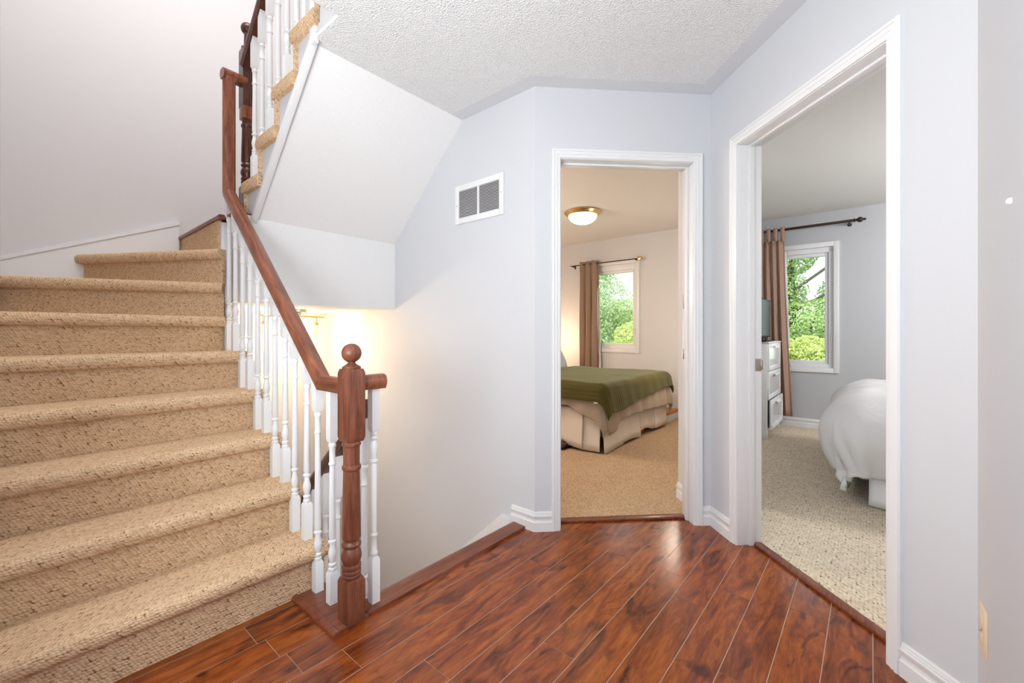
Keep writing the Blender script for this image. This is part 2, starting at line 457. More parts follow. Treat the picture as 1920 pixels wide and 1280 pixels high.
# ------------------------------------------------------------------ plan of the hall
RISE, RUN = 0.1975, 0.2235
ZC = 2.447                       # hall ceiling
ZL = 9 * RISE                    # half landing
Ec = (1.88, 1.421); Dc = (2.592, 0.704)
le = hypot(Dc[0] - Ec[0], Dc[1] - Ec[1])
e = ((Dc[0] - Ec[0]) / le, (Dc[1] - Ec[1]) / le)
FE = (Ec, e, (-e[1], e[0]))                      # wall with the first door
an = radians(46.2)
d = (-cos(an), -sin(an))
FD = (Dc, d, (-d[1], d[0]))                      # wall with the second door
SD = 1.279
Rc = fr_pt(FD, SD, 0)                            # corner right of the second door
WT = 0.13                                        # wall thickness
YB = 3.80                                        # back wall of the stairwell
XV = 1.88                                        # wall with the vent
XS = -0.02                                       # left stair wall
XO = 0.888                                        # open side of the lower flight
Y1 = 1.81                                        # first riser

# ---- floor: individual boards laid along X
bm = bmesh.new()
lay = bm.loops.layers.float_color.new('plank')
joints = {-1: 1.894, 1: 2.005, 2: 1.479, 3: 1.96, 4: 1.785, 5: 1.953, 6: 1.224, 7: 1.94, 9: 1.626, 11: 0.615, 13: 0.569, 14: -0.03}
PL = 1.21


def board(x0, x1, y0, y1):
    g = 0.0013
    vs = [bm.verts.new(p) for p in ((x0 + g * .6, y0 + g, 0), (x1 - g * .6, y0 + g, 0), (x1 - g * .6, y1 - g, 0), (x0 + g * .6, y1 - g, 0))]
    f = bm.faces.new(vs); c = (random.random(), random.random(), random.random(), 1)
    for l in f.loops: l[lay] = c


for k in range(-3, 15):
    y0, y1 = -0.001 + 0.127 * k, -0.001 + 0.127 * (k + 1)
    j = joints.get(k, 0.3 + ((k * 0.437) % 1.0) * PL)
    xs = sorted({round(j + PL * q, 4) for q in range(-4, 4)})
    for (ya, yb, lim) in ((y0, y1, 2.72 if y0 < 1.5 else 0.80),):
        ed = [-1.6] + [x for x in xs if -1.55 < x < lim - 0.03] + [lim]
        for a, b in zip(ed, ed[1:]): board(a, b, ya, yb)
me = bpy.data.meshes.new('floor'); bm.to_mesh(me); bm.free(); me.materials.append(M['floor'])
floor = bpy.data.objects.new('floor', me); COL.objects.link(floor); struct(floor, 'red brown laminate board floor of the landing')
b_ = MB()
b_.prism([(-1.6, -0.4), (2.72, -0.4), (2.72, 1.56), (0.9, 1.56), (0.9, 1.80), (-1.6, 1.80)], 'z', -0.28, -0.0012)
struct(b_.build('floor_base', M['seam'], smooth=0))


# ---- walls
def wall_box(name, a, b, m): return struct(MB().box(a, b).build(name, m, smooth=0))


wall_box('wall_stairwell', (XV, 1.421, -2.7), (XV + 0.12, YB, 5.0), M['wall'])
wall_box('wall_back', (-0.20, YB, -2.7), (2.0, YB + 0.12, 5.0), M['wall_warm'])
wall_box('wall_left', (XS - 0.12, 1.55, -0.3), (XS, YB, 5.0), M['wall_warm'])
wall_box('wall_rear_left', (-1.72, 1.55, -0.3), (XS - 0.12, 1.67, ZC), M['wall'])
wall_box('wall_rear', (-1.72, -0.34, -0.3), (-1.60, 1.67, ZC), M['wall'])
wall_box('wall_right', (-1.72, Rc[1] - 0.12, -0.3), (Rc[0] + 0.05, Rc[1], ZC), M['wall'])

DH = 2.055                       # head of the two door openings
SE0, SE1 = 0.145, 0.905
SD0, SD1 = 0.245, 1.025
JT = 0.018                       # thickness of the jamb lining
w = MB()
w.obox(FE, (0, 0, 0), (SE0 - JT, WT, ZC)); w.obox(FE, (SE1 + JT, 0, 0), (le, WT, ZC)); w.obox(FE, (SE0 - JT, 0, DH + JT), (SE1 + JT, WT, ZC))
struct(w.build('wall_angled', M['wall'], smooth=0))
w = MB()
w.obox(FD, (0, 0, 0), (SD0 - JT, WT, ZC)); w.obox(FD, (SD1 + JT, 0, 0), (SD, WT, ZC)); w.obox(FD, (SD0 - JT, 0, DH + JT), (SD1 + JT, WT, ZC))
w.prism([Dc, fr_pt(FE, le, WT), (Dc[0] + 0.19, Dc[1] + 0.0), fr_pt(FD, 0, WT)], 'z', 0, ZC)
struct(w.build('wall_front', M['wall'], smooth=0))

# ---- hall ceiling with its flat painted border
VX, VY = 0.923, 1.749            # corner of the opening over the stairs
c_ = MB()
TB = 0.095
pE = fr_pt(FE, 0.02, -TB); pD = fr_pt(FD, -0.0, -TB)
inner = [(-1.6, Rc[1] + TB), (fr_pt(FD, SD - 0.04, -TB)[0], Rc[1] + TB), (Dc[0] - TB * 1.41, Dc[1]), (XV - TB, Ec[1] - TB * 0.41), (XV - TB, 2.0), (VX - 0.002, 2.0), (VX - 0.002, VY), (-1.6, VY)]
c_.prism(inner, 'z', ZC, ZC + 0.02)
struct(c_.build('ceiling', M['ceiling'], smooth=0), 'stippled white ceiling over the landing')
c_ = MB()
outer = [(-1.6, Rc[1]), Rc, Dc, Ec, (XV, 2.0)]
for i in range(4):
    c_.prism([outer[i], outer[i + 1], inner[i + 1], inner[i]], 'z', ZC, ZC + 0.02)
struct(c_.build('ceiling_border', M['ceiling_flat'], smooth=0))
c_ = MB()
c_.prism([(-1.72, -0.34), (1.75, -0.34), Rc, fr_pt(FD, 0, 0.05), (XV + 0.1, 1.46), (XV + 0.1, 1.98), (VX + 0.03, 1.98), (VX + 0.03, VY), (-1.72, VY)], 'z', ZC + 0.021, ZC + 0.30)
struct(c_.build('ceiling_slab', M['wall'], smooth=0))
wall_box('wall_upper_hall', (-0.2, VY - 0.12, ZC + 0.30), (2.0, VY, 5.0), M['wall_warm'])
wall_box('ceiling_upper_hall', (-0.2, VY - 0.12, 5.0), (2.0, YB + 0.12, 5.1), M['trim'])


# ---- baseboards
BH = 0.106
BBP = [(0, 0), (0.015, 0), (0.015, 0.050), (0.0105, 0.053), (0.0085, 0.060), (0.0100, 0.071), (0.0145, 0.079), (0.0145, 0.086), (0.0105, 0.088), (0.0105, 0.094), (0.0075, 0.0955), (0.0070, 0.102), (0.0035, BH), (0, BH)]


def baseboard(name, segs_, side_flip=1, z=0.0):
    m = MB()
    for p, q, sd in segs_:
        m.extr(BBP, (*p, z), (*q, z), side=(*sd, 0))
    return struct(m.build(name, M['trim'], smooth=30))


nE = (-FE[2][0], -FE[2][1]); nD = (-FD[2][0], -FD[2][1])
baseboard('baseboard_angled', [((XV, 1.585), (XV, 1.415), (-1, 0)), (fr_pt(FE, -0.006, 0), fr_pt(FE, 0.098, 0), nE), (fr_pt(FE, 0.956, 0), fr_pt(FE, le, 0), nE)])
baseboard('baseboard_right', [(fr_pt(FD, 0, 0), fr_pt(FD, 0.203, 0), nD), (fr_pt(FD, 1.079, 0), fr_pt(FD, SD + 0.006, 0), nD), (Rc, (-1.5, Rc[1]), (0, 1))])

# ---- door frames: casing, jamb lining, stop and strike plate
CAS = [(0, 0.0), (0.050, 0.0), (0.050, 0.010), (0.046, 0.0165), (0.036, 0.017), (0.033, 0.0125), (0.020, 0.0125), (0.017, 0.0095), (0.004, 0.0085), (0, 0.006)]


def casing(mb, fr, s0, s1, h):
    """three mitred lengths; profile x = distance out from the opening, y = projection into the hall"""
    n = len(CAS)

    def row(fn): return [mb.bm.verts.new(fn(a, -b)) for a, b in CAS]
    rows = [row(lambda a, b: (*fr_pt(fr, s0 - a, b), 0.0)), row(lambda a, b: (*fr_pt(fr, s0 - a, b), h + a)),
            row(lambda a, b: (*fr_pt(fr, s1 + a, b), h + a)), row(lambda a, b: (*fr_pt(fr, s1 + a, b), 0.0))]
    for r0, r1 in zip(rows, rows[1:]):
        for k in range(n):
            j = (k + 1) % n; mb.bm.faces.new((r0[k], r0[j], r1[j], r1[k]))
    mb.bm.faces.new(rows[0]); mb.bm.faces.new(rows[-1][::-1])


def door_frame(name, fr, s0, s1, label, stop_n, leaf_side):
    o = thing(name, (*fr_pt(fr, s0, 0.06), 0), None, None); struct(o, label)
    m = MB(); casing(m, fr, s0 - 0.003, s1 + 0.003, DH + 0.003); m.build('door_casing', M['trim'], o, smooth=25)
    m = MB(); jt = JT
    m.obox(fr, (s0 - jt, 0.0005, 0), (s0, WT, DH), 0.0015); m.obox(fr, (s1, 0.0005, 0), (s1 + jt, WT, DH), 0.0015)
    m.obox(fr, (s0 - jt, 0.0005, DH), (s1 + jt, WT, DH + jt), 0.0015)
    m.build('door_jamb', M['trim'], o)
    m = MB(); a, b = stop_n
    m.obox(fr, (s0, a, 0), (s0 + 0.011, b, DH), 0.002); m.obox(fr, (s1 - 0.011, a, 0), (s1, b, DH), 0.002)
    m.obox(fr, (s0 + 0.011, a, DH - 0.011), (s1 - 0.011, b, DH), 0.002)
    m.build('door_stop', M['trim'], o)
    return o


dr1 = door_frame('door_1', FE, SE0, SE1, 'white door frame of the bedroom with the green quilt', (0.055, 0.085), 1)
for z, h in ((0.965, 0.030), (1.275, 0.042)):
    m = MB(); m.obox(FE, (SE1 - 0.0015, 0.092, z - h), (SE1 + 0.0005, 0.118, z + h), 0.0006); m.build('strike_plate', M['nickel'], dr1)
dr2 = door_frame('door_2', FD, SD0, SD1, 'white door frame of the grey bedroom with the white bed', (0.055, 0.085), 1)
m = MB(); m.obox(FD, (SD0 - 0.0005, 0.095, 0.925 - 0.032), (SD0 + 0.0015, 0.128, 0.925 + 0.032), 0.0006)
m.obox(FD, (SD0 + 0.001, 0.104, 0.912), (SD0 + 0.0022, 0.120, 0.938), 0.0005); m.obox(FD, (SD0, 0.126, 0.900), (SD0 + 0.004, 0.136, 0.950), 0.0018)
m.build('strike_plate', M['nickel'], dr2)

# thresholds
m = MB(); m.obox(FE, (SE0, 0.078, 0), (SE1, 0.128, 0.014), 0.004)
struct(m.build('trim_1', M['nosing']), 'red brown threshold strip in the doorway to the green quilt bedroom')
m = MB(); m.obox(FD, (SD0, 0.080, 0), (SD1, 0.124, 0.014), 0.004)
struct(m.build('trim_2', M['nosing']), 'red brown threshold strip in the doorway to the grey bedroom')

# ------------------------------------------------------------------ floor edge at the stairwell
NOSE = [(0, 0), (0, 0.014), (0.055, 0.016), (0.072, 0.018), (0.088, 0.016), (0.096, 0.008), (0.098, -0.004), (0.094, -0.03), (0.085, -0.03), (0.085, 0)]
m = MB(); m.extr(NOSE, (0.90, 1.478, 0), (XV - 0.0, 1.478, 0), side=(0, 1, 0))
struct(m.build('trim_3', M['nosing'], smooth=40), 'red brown wooden nosing along the stairwell edge of the floor')
m = MB(); m.box((0.772, 1.478, -0.004), (0.905, 1.812, 0.0115), 0.002)
struct(m.build('trim_4', M['nosing']), 'wooden base plate under the newel post')
m = MB()
m.extr([(-0.022, 0), (-0.020, 0.010), (-0.012, 0.016), (0, 0.018), (0.006, 0.014), (0.006, 0)], (0.772, 1.466, 0), (0.772, 1.812, 0), side=(1, 0, 0))
struct(m.build('trim_5', M['nosing'], smooth=40), 'rounded wooden strip beside the foot of the stairs')
m = MB(); m.prism([(1.585, 0.028), (1.585, -0.25), (3.7, -2.12), (3.7, -1.82), (1.66, 0.028)], 'x', XV - 0.018, XV)
struct(m.build('trim_6', M['trim'], smooth=0), 'white skirt board of the descending stairs')

# ------------------------------------------------------------------ carpeted stairs
NT = 0.060; NO = 0.038; NR = 0.020


def step_mesh(mb, p0, p1, back, ztop, rise, end0=0.0, end1=0.0):
    """riser + rounded nose along plan edge p0->p1; back = remaining plan points of the tread polygon (after p1)"""
    P0, P1 = Vector((*p0, 0)), Vector((*p1, 0)); dr = (P1 - P0).normalized()
    out = dr.cross(Vector((0, 0, 1)))             # to the right of p0->p1 (away from the tread)
    cen = sum((Vector((*b, 0)) for b in back), Vector()) / max(len(back), 1)
    if (cen - P0).dot(out) > 0: out = -out
    n = 8; r = NT / 2
    prof = [(-0.02, ztop - rise), (0.0, ztop - rise), (0.0, ztop - NT)]
    for k in range(n + 1):
        a = -pi / 2 + pi * k / n
        prof.append((NO - NR + NR * cos(a), ztop - r + r * sin(a)))
    prof.append((-0.02, ztop))
    A = P0 - dr * end0; B = P1 + dr * end1
    mb.extr([(o, z) for o, z in prof], (A.x, A.y, 0), (B.x, B.y, 0), side=out)
    pts = [P0 - out * 0.019, P1 - out * 0.019] + [Vector((*b, 0)) for b in back]
    mb.prism([(v.x, v.y) for v in pts], 'z', ztop - NT, ztop)


st = thing('staircase', (0.42, Y1, 0), 'beige berber carpeted staircase rising from the landing with winder steps at the top', 'staircase')
ry = lambda k: Y1 + RUN * (k - 1)
PV = (0.81, ry(6))               # pivot of the winders
for k in range(1, 6):
    m = MB(); step_mesh(m, (XS, ry(k)), (XO, ry(k)), [(XO, ry(k + 1) + 0.01), (XS, ry(k + 1) + 0.01)], RISE * k, RISE)
    m.build('step', M['stair_carpet'], st, smooth=50)


def ray_to_wall(ang):
    """from the pivot at ang degrees off -X turning to +Y, to the left or back wall"""
    dx, dy = -cos(radians(ang)), sin(radians(ang))
    t = []
    if dx < -1e-6: t.append((XS - PV[0]) / dx)
    if dy > 1e-6: t.append((YB - PV[1]) / dy)
    t = min(t); return (PV[0] + dx * t, PV[1] + dy * t)


for k, a in ((6, 0), (7, 30), (8, 60)):
    q0 = ray_to_wall(a); q1 = ray_to_wall(a + 30)
    back = [PV, q1] if abs(q1[1] - YB) > 1e-3 or abs(q0[1] - YB) < 1e-3 else [PV, q1, (XS, YB)]
    m = MB(); step_mesh(m, q0, PV, [b for b in back[1:]], RISE * k, RISE, 0, 0.02)
    m.build('step', M['stair_carpet'], st, smooth=50)
m = MB(); m.box((PV[0], PV[1] + 0.04, ZL - RISE - 0.01), (PV[0] + 0.02, YB, ZL - 0.02)); m.build('riser', M['stair_carpet'], st, smooth=0)
m = MB()
m.prism([(Y1 + 0.02, 0.012), (Y1 + 0.02, RISE * 0.4)] + [p for k in range(1, 6) for p in ((ry(k) + 0.021, RISE * k - NT - 0.001), (ry(k + 1) + 0.02, RISE * k - NT - 0.001))] + [(ry(6) + 0.02, RISE * 5 - 0.4), (Y1 + 0.3, 0.0)], 'x', 0.80, 0.876)
m.build('stringer', M['white'], st, smooth=0)
m = MB(); m.box((0.825, PV[1] + 0.015, 0.95), (0.872, PV[1] + 0.075, ZL - 0.03), 0.003); m.build('corner_post', M['white'], st)
# raking white skirt board on the back wall
m = MB()
m.prism([(XS, 1.20), (XS, 1.517), (0.80, 1.872), (0.80, 1.56)], 'y', YB - 0.016, YB)
m.prism([(XS, 1.505), (XS, 1.530), (0.80, 1.885), (0.80, 1.860)], 'y', YB - 0.022, YB)
struct(m.build('trim_7', M['trim'], smooth=0), 'raking white skirt board on the back wall beside the winder steps')

# half landing: slab, wood surface and nosing
m = MB(); m.box((0.872, 2.735, 1.265), (XV, YB, ZL - 0.012)); struct(m.build('wall_landing_front', M['soffit'], smooth=0), 'white wall face below the half landing')
m = MB(); m.box((0.83, 2.735, ZL - 0.0115), (XV, YB, ZL), 0.002); m.extr([(-0.03, -0.012), (0.0, -0.022), (0.022, -0.020), (0.030, -0.008), (0.022, 0.003), (-0.03, 0.004)], (0.822, 2.90, ZL), (0.822, YB, ZL), side=(-1, 0, 0))
struct(m.build('floor_half_landing', M['nosing'], smooth=40), 'wooden floor and nosing of the half landing')

# upper flight
us = thing('staircase', (0.95, 2.83, ZL), 'upper carpeted staircase seen from its open side above the slanted white soffit', 'staircase')
uy = lambda k: 2.83 - RUN * (k - 1)
XU = 0.897
for k in range(1, 7):
    z = ZL + RISE * k
    m = MB()
    n = 8; r = 0.036
    prof = [(uy(k + 1) - 0.0, z - 0.066), (uy(k) - 0.0, z - 0.066)]
    prof += [(uy(k) + 0.004 + 0.028 * cos(a), z - 0.033 + 0.033 * sin(a)) for a in [-pi / 2 + pi * i / n for i in range(n + 1)]]
    prof += [(uy(k + 1), z)]
    m.prism([(y, zz) for y, zz in prof], 'x', XU, XV - 0.005, 0.012, 3)
    m.box((XU + 0.004, uy(k) - 0.014, z - RISE), (XV - 0.005, uy(k), z - 0.05), 0.004)
    m.build('step', M['stair_carpet'], us, smooth=50)
# white stringer face with the raking trim board along its lower edge
zs = lambda y: 1.752 + (2.735 - y) * (2.447 - 1.752) / (2.735 - 2.0)
sp = [(2.735, zs(2.735)), (2.83, ZL - 0.02)]
for k in range(1, 6):
    sp += [(uy(k) - 0.012, ZL + RISE * (k - 1) - (0.02 if k == 1 else 0.0)), (uy(k) - 0.012, ZL + RISE * k - 0.060), (uy(k + 1) - 0.012, ZL + RISE * k - 0.060)]
ytop = sp[-1][0]
sp += [(ytop, ZC + 0.002), (1.998, ZC + 0.002)]
m = MB(); m.prism(sp, 'x', VX, VX + 0.05); m.build('stringer', M['wall'], us, smooth=0)
m = MB()
dy_, dz_ = (2.0 - 2.735), (2.447 - 1.752); ll = hypot(dy_, dz_); ny, nz = dz_ / ll, -dy_ / ll
o2 = lambda y, k: (y + ny * k, zs(y) + nz * k)
m.prism([o2(2.75, -0.012), o2(1.965, -0.012), o2(1.965, 0.008), o2(2.75, 0.008)], 'x', VX - 0.014, VX + 0.014, 0.003)
m.prism([o2(2.752, -0.022), o2(1.963, -0.022), o2(1.963, -0.008), o2(2.752, -0.008)], 'x', VX - 0.016, VX + 0.018, 0.003)
m.build('stringer_trim', M['trim'], us)
m = MB(); m.box((VX - 0.012, 1.955, ZC - 0.02), (VX + 0.01, 2.005, 2.80), 0.002); m.build('trim_board', M['trim'], us)
m = MB(); m.prism([(2.735, 1.752), (2.0, 2.447), (2.0, 2.52), (2.735, 1.83)], 'x', VX + 0.01, XV)
struct(m.build('ceiling_soffit', M['soffit'], smooth=0), 'slanted white underside of the upper stairs')

# descending flight
ds = thing('staircase', (1.4, 1.60, -0.2), 'carpeted staircase going down behind the landing floor edge', 'staircase')
for k in range(1, 8):
    z = -RISE * k; y = 1.57 + RUN * (k - 1)
    m = MB(); m.box((0.90, y, z - 0.06), (XV - 0.02, y + RUN + 0.03, z), 0.02, 3); m.box((0.90, y + RUN - 0.02, z - RISE), (XV - 0.02, y + RUN, z - 0.05))
    m.build('step', M['stair_carpet'], ds, smooth=50)
m = MB(); m.prism([(1.57, -0.20), (1.57, -0.004), (1.81, -0.004), (2.1, -0.25), (3.6, -1.58), (3.6, -1.9)], 'x', 0.875, 0.905); m.build('stringer', M['white'], ds, smooth=0)
wall_box('floor_lower_hall', (-0.2, 1.5, -2.8), (2.0, YB + 0.1, -2.7), M['bed_carpet'])
wall_box('wall_under_stairs', (0.84, 2.9, -2.7), (0.872, YB, 1.27), M['wall_warm'])

# ------------------------------------------------------------------ stair railings
BS = 0.0172                      # half side of a baluster


def block(mb, c, half, z0, z1, ch0=0.012, ch1=0.012, slope=0.0, bev=0.0015):
    """square block whose ends are chamfered; the top may follow the rake of the rail"""
    x, y = c; h = half
    rows = [(h - 0.005, z0, 0) if ch0 else (h, z0, 0), (h, z0 + ch0, 0), (h, z1 - ch1, 1), (h - 0.005, z1, 1) if ch1 else (h, z1, 1)]
    vs = []
    for r, z, s in rows:
        for dx, dy in ((-r, -r), (r, -r), (r, r), (-r, r)):
            vs.append((x + dx, y + dy, z + (slope * dy if s else 0)))
    f = [[3, 2, 1, 0], [12, 13, 14, 15]]
    for i in range(3):
        for k in range(4):
            f.append([i * 4 + k, i * 4 + (k + 1) % 4, (i + 1) * 4 + (k + 1) % 4, (i + 1) * 4 + k])
    mb._take(vs, f)


def turned(zb, zt):
    """turned white spindle between two square blocks"""
    p = [(0.014, zb - 0.002), (0.0155, zb + 0.004), (0.0155, zb + 0.010), (0.011, zb + 0.014), (0.015, zb + 0.019), (0.015, zb + 0.027), (0.0095, zb + 0.032)]
    for i in range(9):
        t = i / 8; p.append((0.0105 + 0.0062 * sin(pi * min(1, t * 1.15)) ** 1.3 * (1 - 0.25 * t), zb + 0.034 + 0.072 * t))
    p += [(0.0095, zb + 0.108), (0.0155, zb + 0.112), (0.0155, zb + 0.119), (0.0105, zb + 0.123), (0.0125, zb + 0.132), (0.0138, zb + 0.136)]
    p += [(0.0108, zt - 0.094), (0.0142, zt - 0.090), (0.0142, zt - 0.084), (0.0112, zt - 0.080), (0.0120, zt - 0.022), (0.0150, zt - 0.018), (0.0150, zt - 0.008), (0.0125, zt - 0.005), (0.0140, zt + 0.002)]
    return p


def baluster(parent, x, y, z0, zb, zt, ztop, slope, flip=False):
    m = MB()
    block(m, (x, y), BS, z0, zb, 0.0, 0.012)
    block(m, (x, y), BS, zt, ztop, 0.012, 0.0, slope)
    pr = turned(zb, zt)
    if flip: pr = [(r, zb + zt - h) for r, h in pr][::-1]
    m.lathe(pr, (x, y, 0), 14)
    return m.build('baluster', M['white'], parent, smooth=40)


RP = [(-0.024, -0.028), (0.024, -0.028), (0.026, -0.020), (0.031, -0.010), (0.033, 0.004), (0.030, 0.016), (0.022, 0.025), (0.010, 0.029), (-0.010, 0.029), (-0.022, 0.025), (-0.030, 0.016), (-0.033, 0.004), (-0.031, -0.010), (-0.026, -0.020)]
SL = RISE / RUN
RX = 0.844


def newel(parent, c, z0, base_h, top0, top1, ball_z, mat_):
    o = MB(); x, y = c; h = 0.0362
    block(o, c, h, z0, z0 + base_h, 0.0, 0.014)
    block(o, c, h, z0 + top0, z0 + top1, 0.016, 0.016)
    a = z0 + base_h; b = z0 + top0
    pr = [(0.030, a - 0.004), (0.034, a + 0.002), (0.034, a + 0.010), (0.031, a + 0.013), (0.035, a + 0.018), (0.035, a + 0.026), (0.029, a + 0.031), (0.0355, a + 0.037), (0.0355, a + 0.046), (0.029, a + 0.050)]
    for i in range(11):
        t = i / 10; pr.append((0.029 + 0.0075 * sin(pi * t) * (1.2 - 0.3 * t), a + 0.052 + 0.058 * t))
    pr += [(0.028, a + 0.112), (0.0345, a + 0.118), (0.0355, a + 0.126), (0.031, a + 0.132), (0.029, a + 0.140), (0.0335, a + 0.146), (0.0345, a + 0.152)]
    pr += [(0.0300, b - 0.110), (0.0345, b - 0.104), (0.0352, b - 0.098), (0.0340, b - 0.092), (0.0295, b - 0.088), (0.0300, b - 0.020), (0.0340, b - 0.016), (0.0345, b - 0.008), (0.031, b - 0.003), (0.031, b + 0.004)]
    o.lathe(pr, (x, y, 0), 24)
    po = o.build('newel_post', mat_, parent, smooth=35)
    t = z0 + top1
    f = MB(); f.lathe([(0.030, t - 0.004), (0.034, t + 0.002), (0.034, t + 0.007), (0.030, t + 0.010), (0.026, t + 0.013), (0.017, t + 0.018), (0.014, t + 0.022), (0.0145, t + 0.026), (0.020, t + 0.0275)] +
                      [(0.0365 * sin(u), z0 + ball_z - 0.0365 * cos(u)) for u in [pi * (0.17 + 0.83 * i / 14) for i in range(15)]], (x, y, 0), 24)
    f.build('ball_finial', mat_, po, smooth=40)
    return po


rl = thing('stair_railing', (RX, 1.505, 0), 'red stained railing with ball topped newel post beside the lower carpeted stairs', 'railing')
newel(rl, (RX, 1.507), 0.010, 0.160, 0.672, 0.945, 1.004, M['newel'])
uz = lambda y: 0.877 + SL * (y - 1.758)            # underside of the sloping rail
cz = lambda y: uz(y) + 0.038
yv = 2.885
m = MB(); m.sweep([(RX, 1.54, 0.886), (RX, 1.728, 0.886), (RX, yv, cz(yv)), (RX, yv, 2.585)], RP, (0, 0, 1))
m.sweep([(RX - 0.035, yv, 2.600), (RX + 0.09, yv + 0.008, 2.600)], RP, (0, 0, 1))
m.build('handrail', M['rail'], rl, smooth=40)
m = MB(); m.sweep([(RX + 0.03, 1.520, 0.897), (RX + 0.143, 1.520, 0.897)], RP, (0, 0, 1)); m.build('rail_stub', M['rail'], rl, smooth=40)
for i in range(11 + 1):
    tr = (i + 1) // 2 if False else i // 2
    y = (1.655 + RUN * tr) if i % 2 == 0 else (1.778 + (RUN - 0.003) * tr)
    z0 = RISE * tr + (0.010 if tr == 0 else -0.004)
    zb = RISE * tr + (0.140 if tr == 0 else 0.160)
    zt = RISE * tr + ((0.672 if i % 2 == 0 else 0.776) if tr else (0.654 if i % 2 == 0 else 0.761))
    top = max(uz(y), 0.857) + 0.006
    baluster(rl, RX, y, z0, zb, zt, top, SL if y > 1.76 else 0.0)
baluster(rl, 0.952, 1.528, 0.010, 0.196, 0.694, 0.872, 0.0, True)

# upper railing
ru = thing('stair_railing', (0.947, 2.9, ZL), 'dark stained railing with white balusters beside the upper carpeted stairs, seen from below', 'railing')
newel(ru, (0.947, 2.90), ZL, 0.20, 0.66, 1.03, 1.155, M['dark_rail'])
m = MB(); m.box((0.912, 2.864, ZL + 0.60), (0.982, 2.936, ZL + 0.84), 0.006); m.build('newel_block', M['rail'], ru)
m = MB(); m.sweep([(0.93, 2.88, 2.72 - 0.03), (0.93, 1.95, 2.72 - 0.03 + 0.93 * SL)], RP, (0, 0, 1)); m.build('handrail', M['dark_rail'], ru, smooth=40)
for i in range(8):
    tr = i // 2
    y = 2.735 - 0.1115 * i; z0 = ZL + RISE * (tr + 1) - 0.004
    ur = 2.655 + (2.88 - y) * SL
    zt = ur - 0.165
    baluster(ru, 0.93, y, z0, z0 + 0.15, zt, ur, -SL)

# descending railing
rd = thing('stair_railing', (0.956, 1.60, -0.2), 'dark stained railing with white balusters going down behind the newel post', 'railing')
dz = lambda y: 0.786 - SL * (y - 1.578)
m = MB(); m.sweep([(0.956, 1.565, dz(1.565)), (0.956, 2.75, dz(2.75))], RP, (0, 0, 1)); m.build('handrail', M['dark_rail'], rd, smooth=40)
for i in range(8):
    y = 1.605 + 0.1115 * i; z0 = -RISE * (i // 2 + 1) - 0.004; ur = dz(y) - 0.036
    baluster(rd, 0.956, y, z0, z0 + 0.17, ur - 0.175, ur, -SL)

# ------------------------------------------------------------------ return air vent
vt = thing('air_vent', (XV, 1.854, 1.785), 'white return air grille with thin louvers high on the stairwell wall', 'vent')
ya, yb_, za, zb_ = 1.646, 2.061, 1.785, 2.031
ia, ib, iz0, iz1 = 1.681, 2.027, 1.822, 1.995
m = MB(); x0, x1 = XV - 0.009, XV
m.box((x0, ya, za), (x1, ia, zb_), 0.002); m.box((x0, ib, za), (x1, yb_, zb_), 0.002)
m.box((x0, ia, za), (x1, ib, iz0), 0.002); m.box((x0, ia, iz1), (x1, ib, zb_), 0.002)
m.box((x0, 1.847, iz0), (x1, 1.861, iz1), 0.0015)
m.build('frame', M['metal'], vt)
m = MB(); m.box((XV - 0.0015, ia, iz0), (XV - 0.0005, ib, iz1)); m.build('backing', M['dark'], vt, smooth=0)
m = MB()
for k in range(19):
    z = iz0 + (iz1 - iz0) * (k + 0.5) / 19
    for y0, y1 in ((ia, 1.847), (1.861, ib)):
        m.prism([(XV - 0.008, z - 0.0030), (XV - 0.0065, z - 0.0035), (XV - 0.0018, z + 0.0012), (XV - 0.003, z + 0.0022)], 'y', y0, y1)
m.build('louvers', M['metal'], vt, smooth=0)
for y, z in ((2.044, 1.905), (1.664, 1.915)):
    m = MB(); m.ball((XV - 0.009, y, z), 0.004, 10, 6); m.build('screw', M['nickel'], vt)

# ------------------------------------------------------------------ outlet plate and hook on the right wall
YR = Rc[1]
op = thing('outlet_cover', (1.60, YR, 0.33), 'ivory outlet cover low on the white wall at the far right', 'outlet')
m = MB(); m.prism([(1.575, YR), (1.575, YR + 0.003), (1.583, YR + 0.0065), (1.635, YR + 0.0065), (1.643, YR + 0.003), (1.643, YR)], 'z', 0.272, 0.392, 0.001)
m.build('plate', M['ivory'], op)
for z in (0.312, 0.352):
    m = MB(); m.lathe([(0.016, 0), (0.016, 0.0015), (0.001, 0.002)], (1.609, YR + 0.0062, z), 16, (0, 1, 0)); m.build('socket', M['ivory'], op)
m = MB(); m.ball((1.609, YR + 0.0075, 0.332), 0.0032, 10, 6); m.build('screw', M['nickel'], op)
hk = MB(); hk.lathe([(0.0075, 0), (0.0075, 0.003), (0.006, 0.006), (0.003, 0.008), (0.0005, 0.0085)], (1.338, YR, 1.362), 14, (0, 1, 0))
tag(hk.build('wall_button', M['white'], None, (1.338, YR, 1.362)), 'small round white wall button high above the ivory outlet cover', 'button')

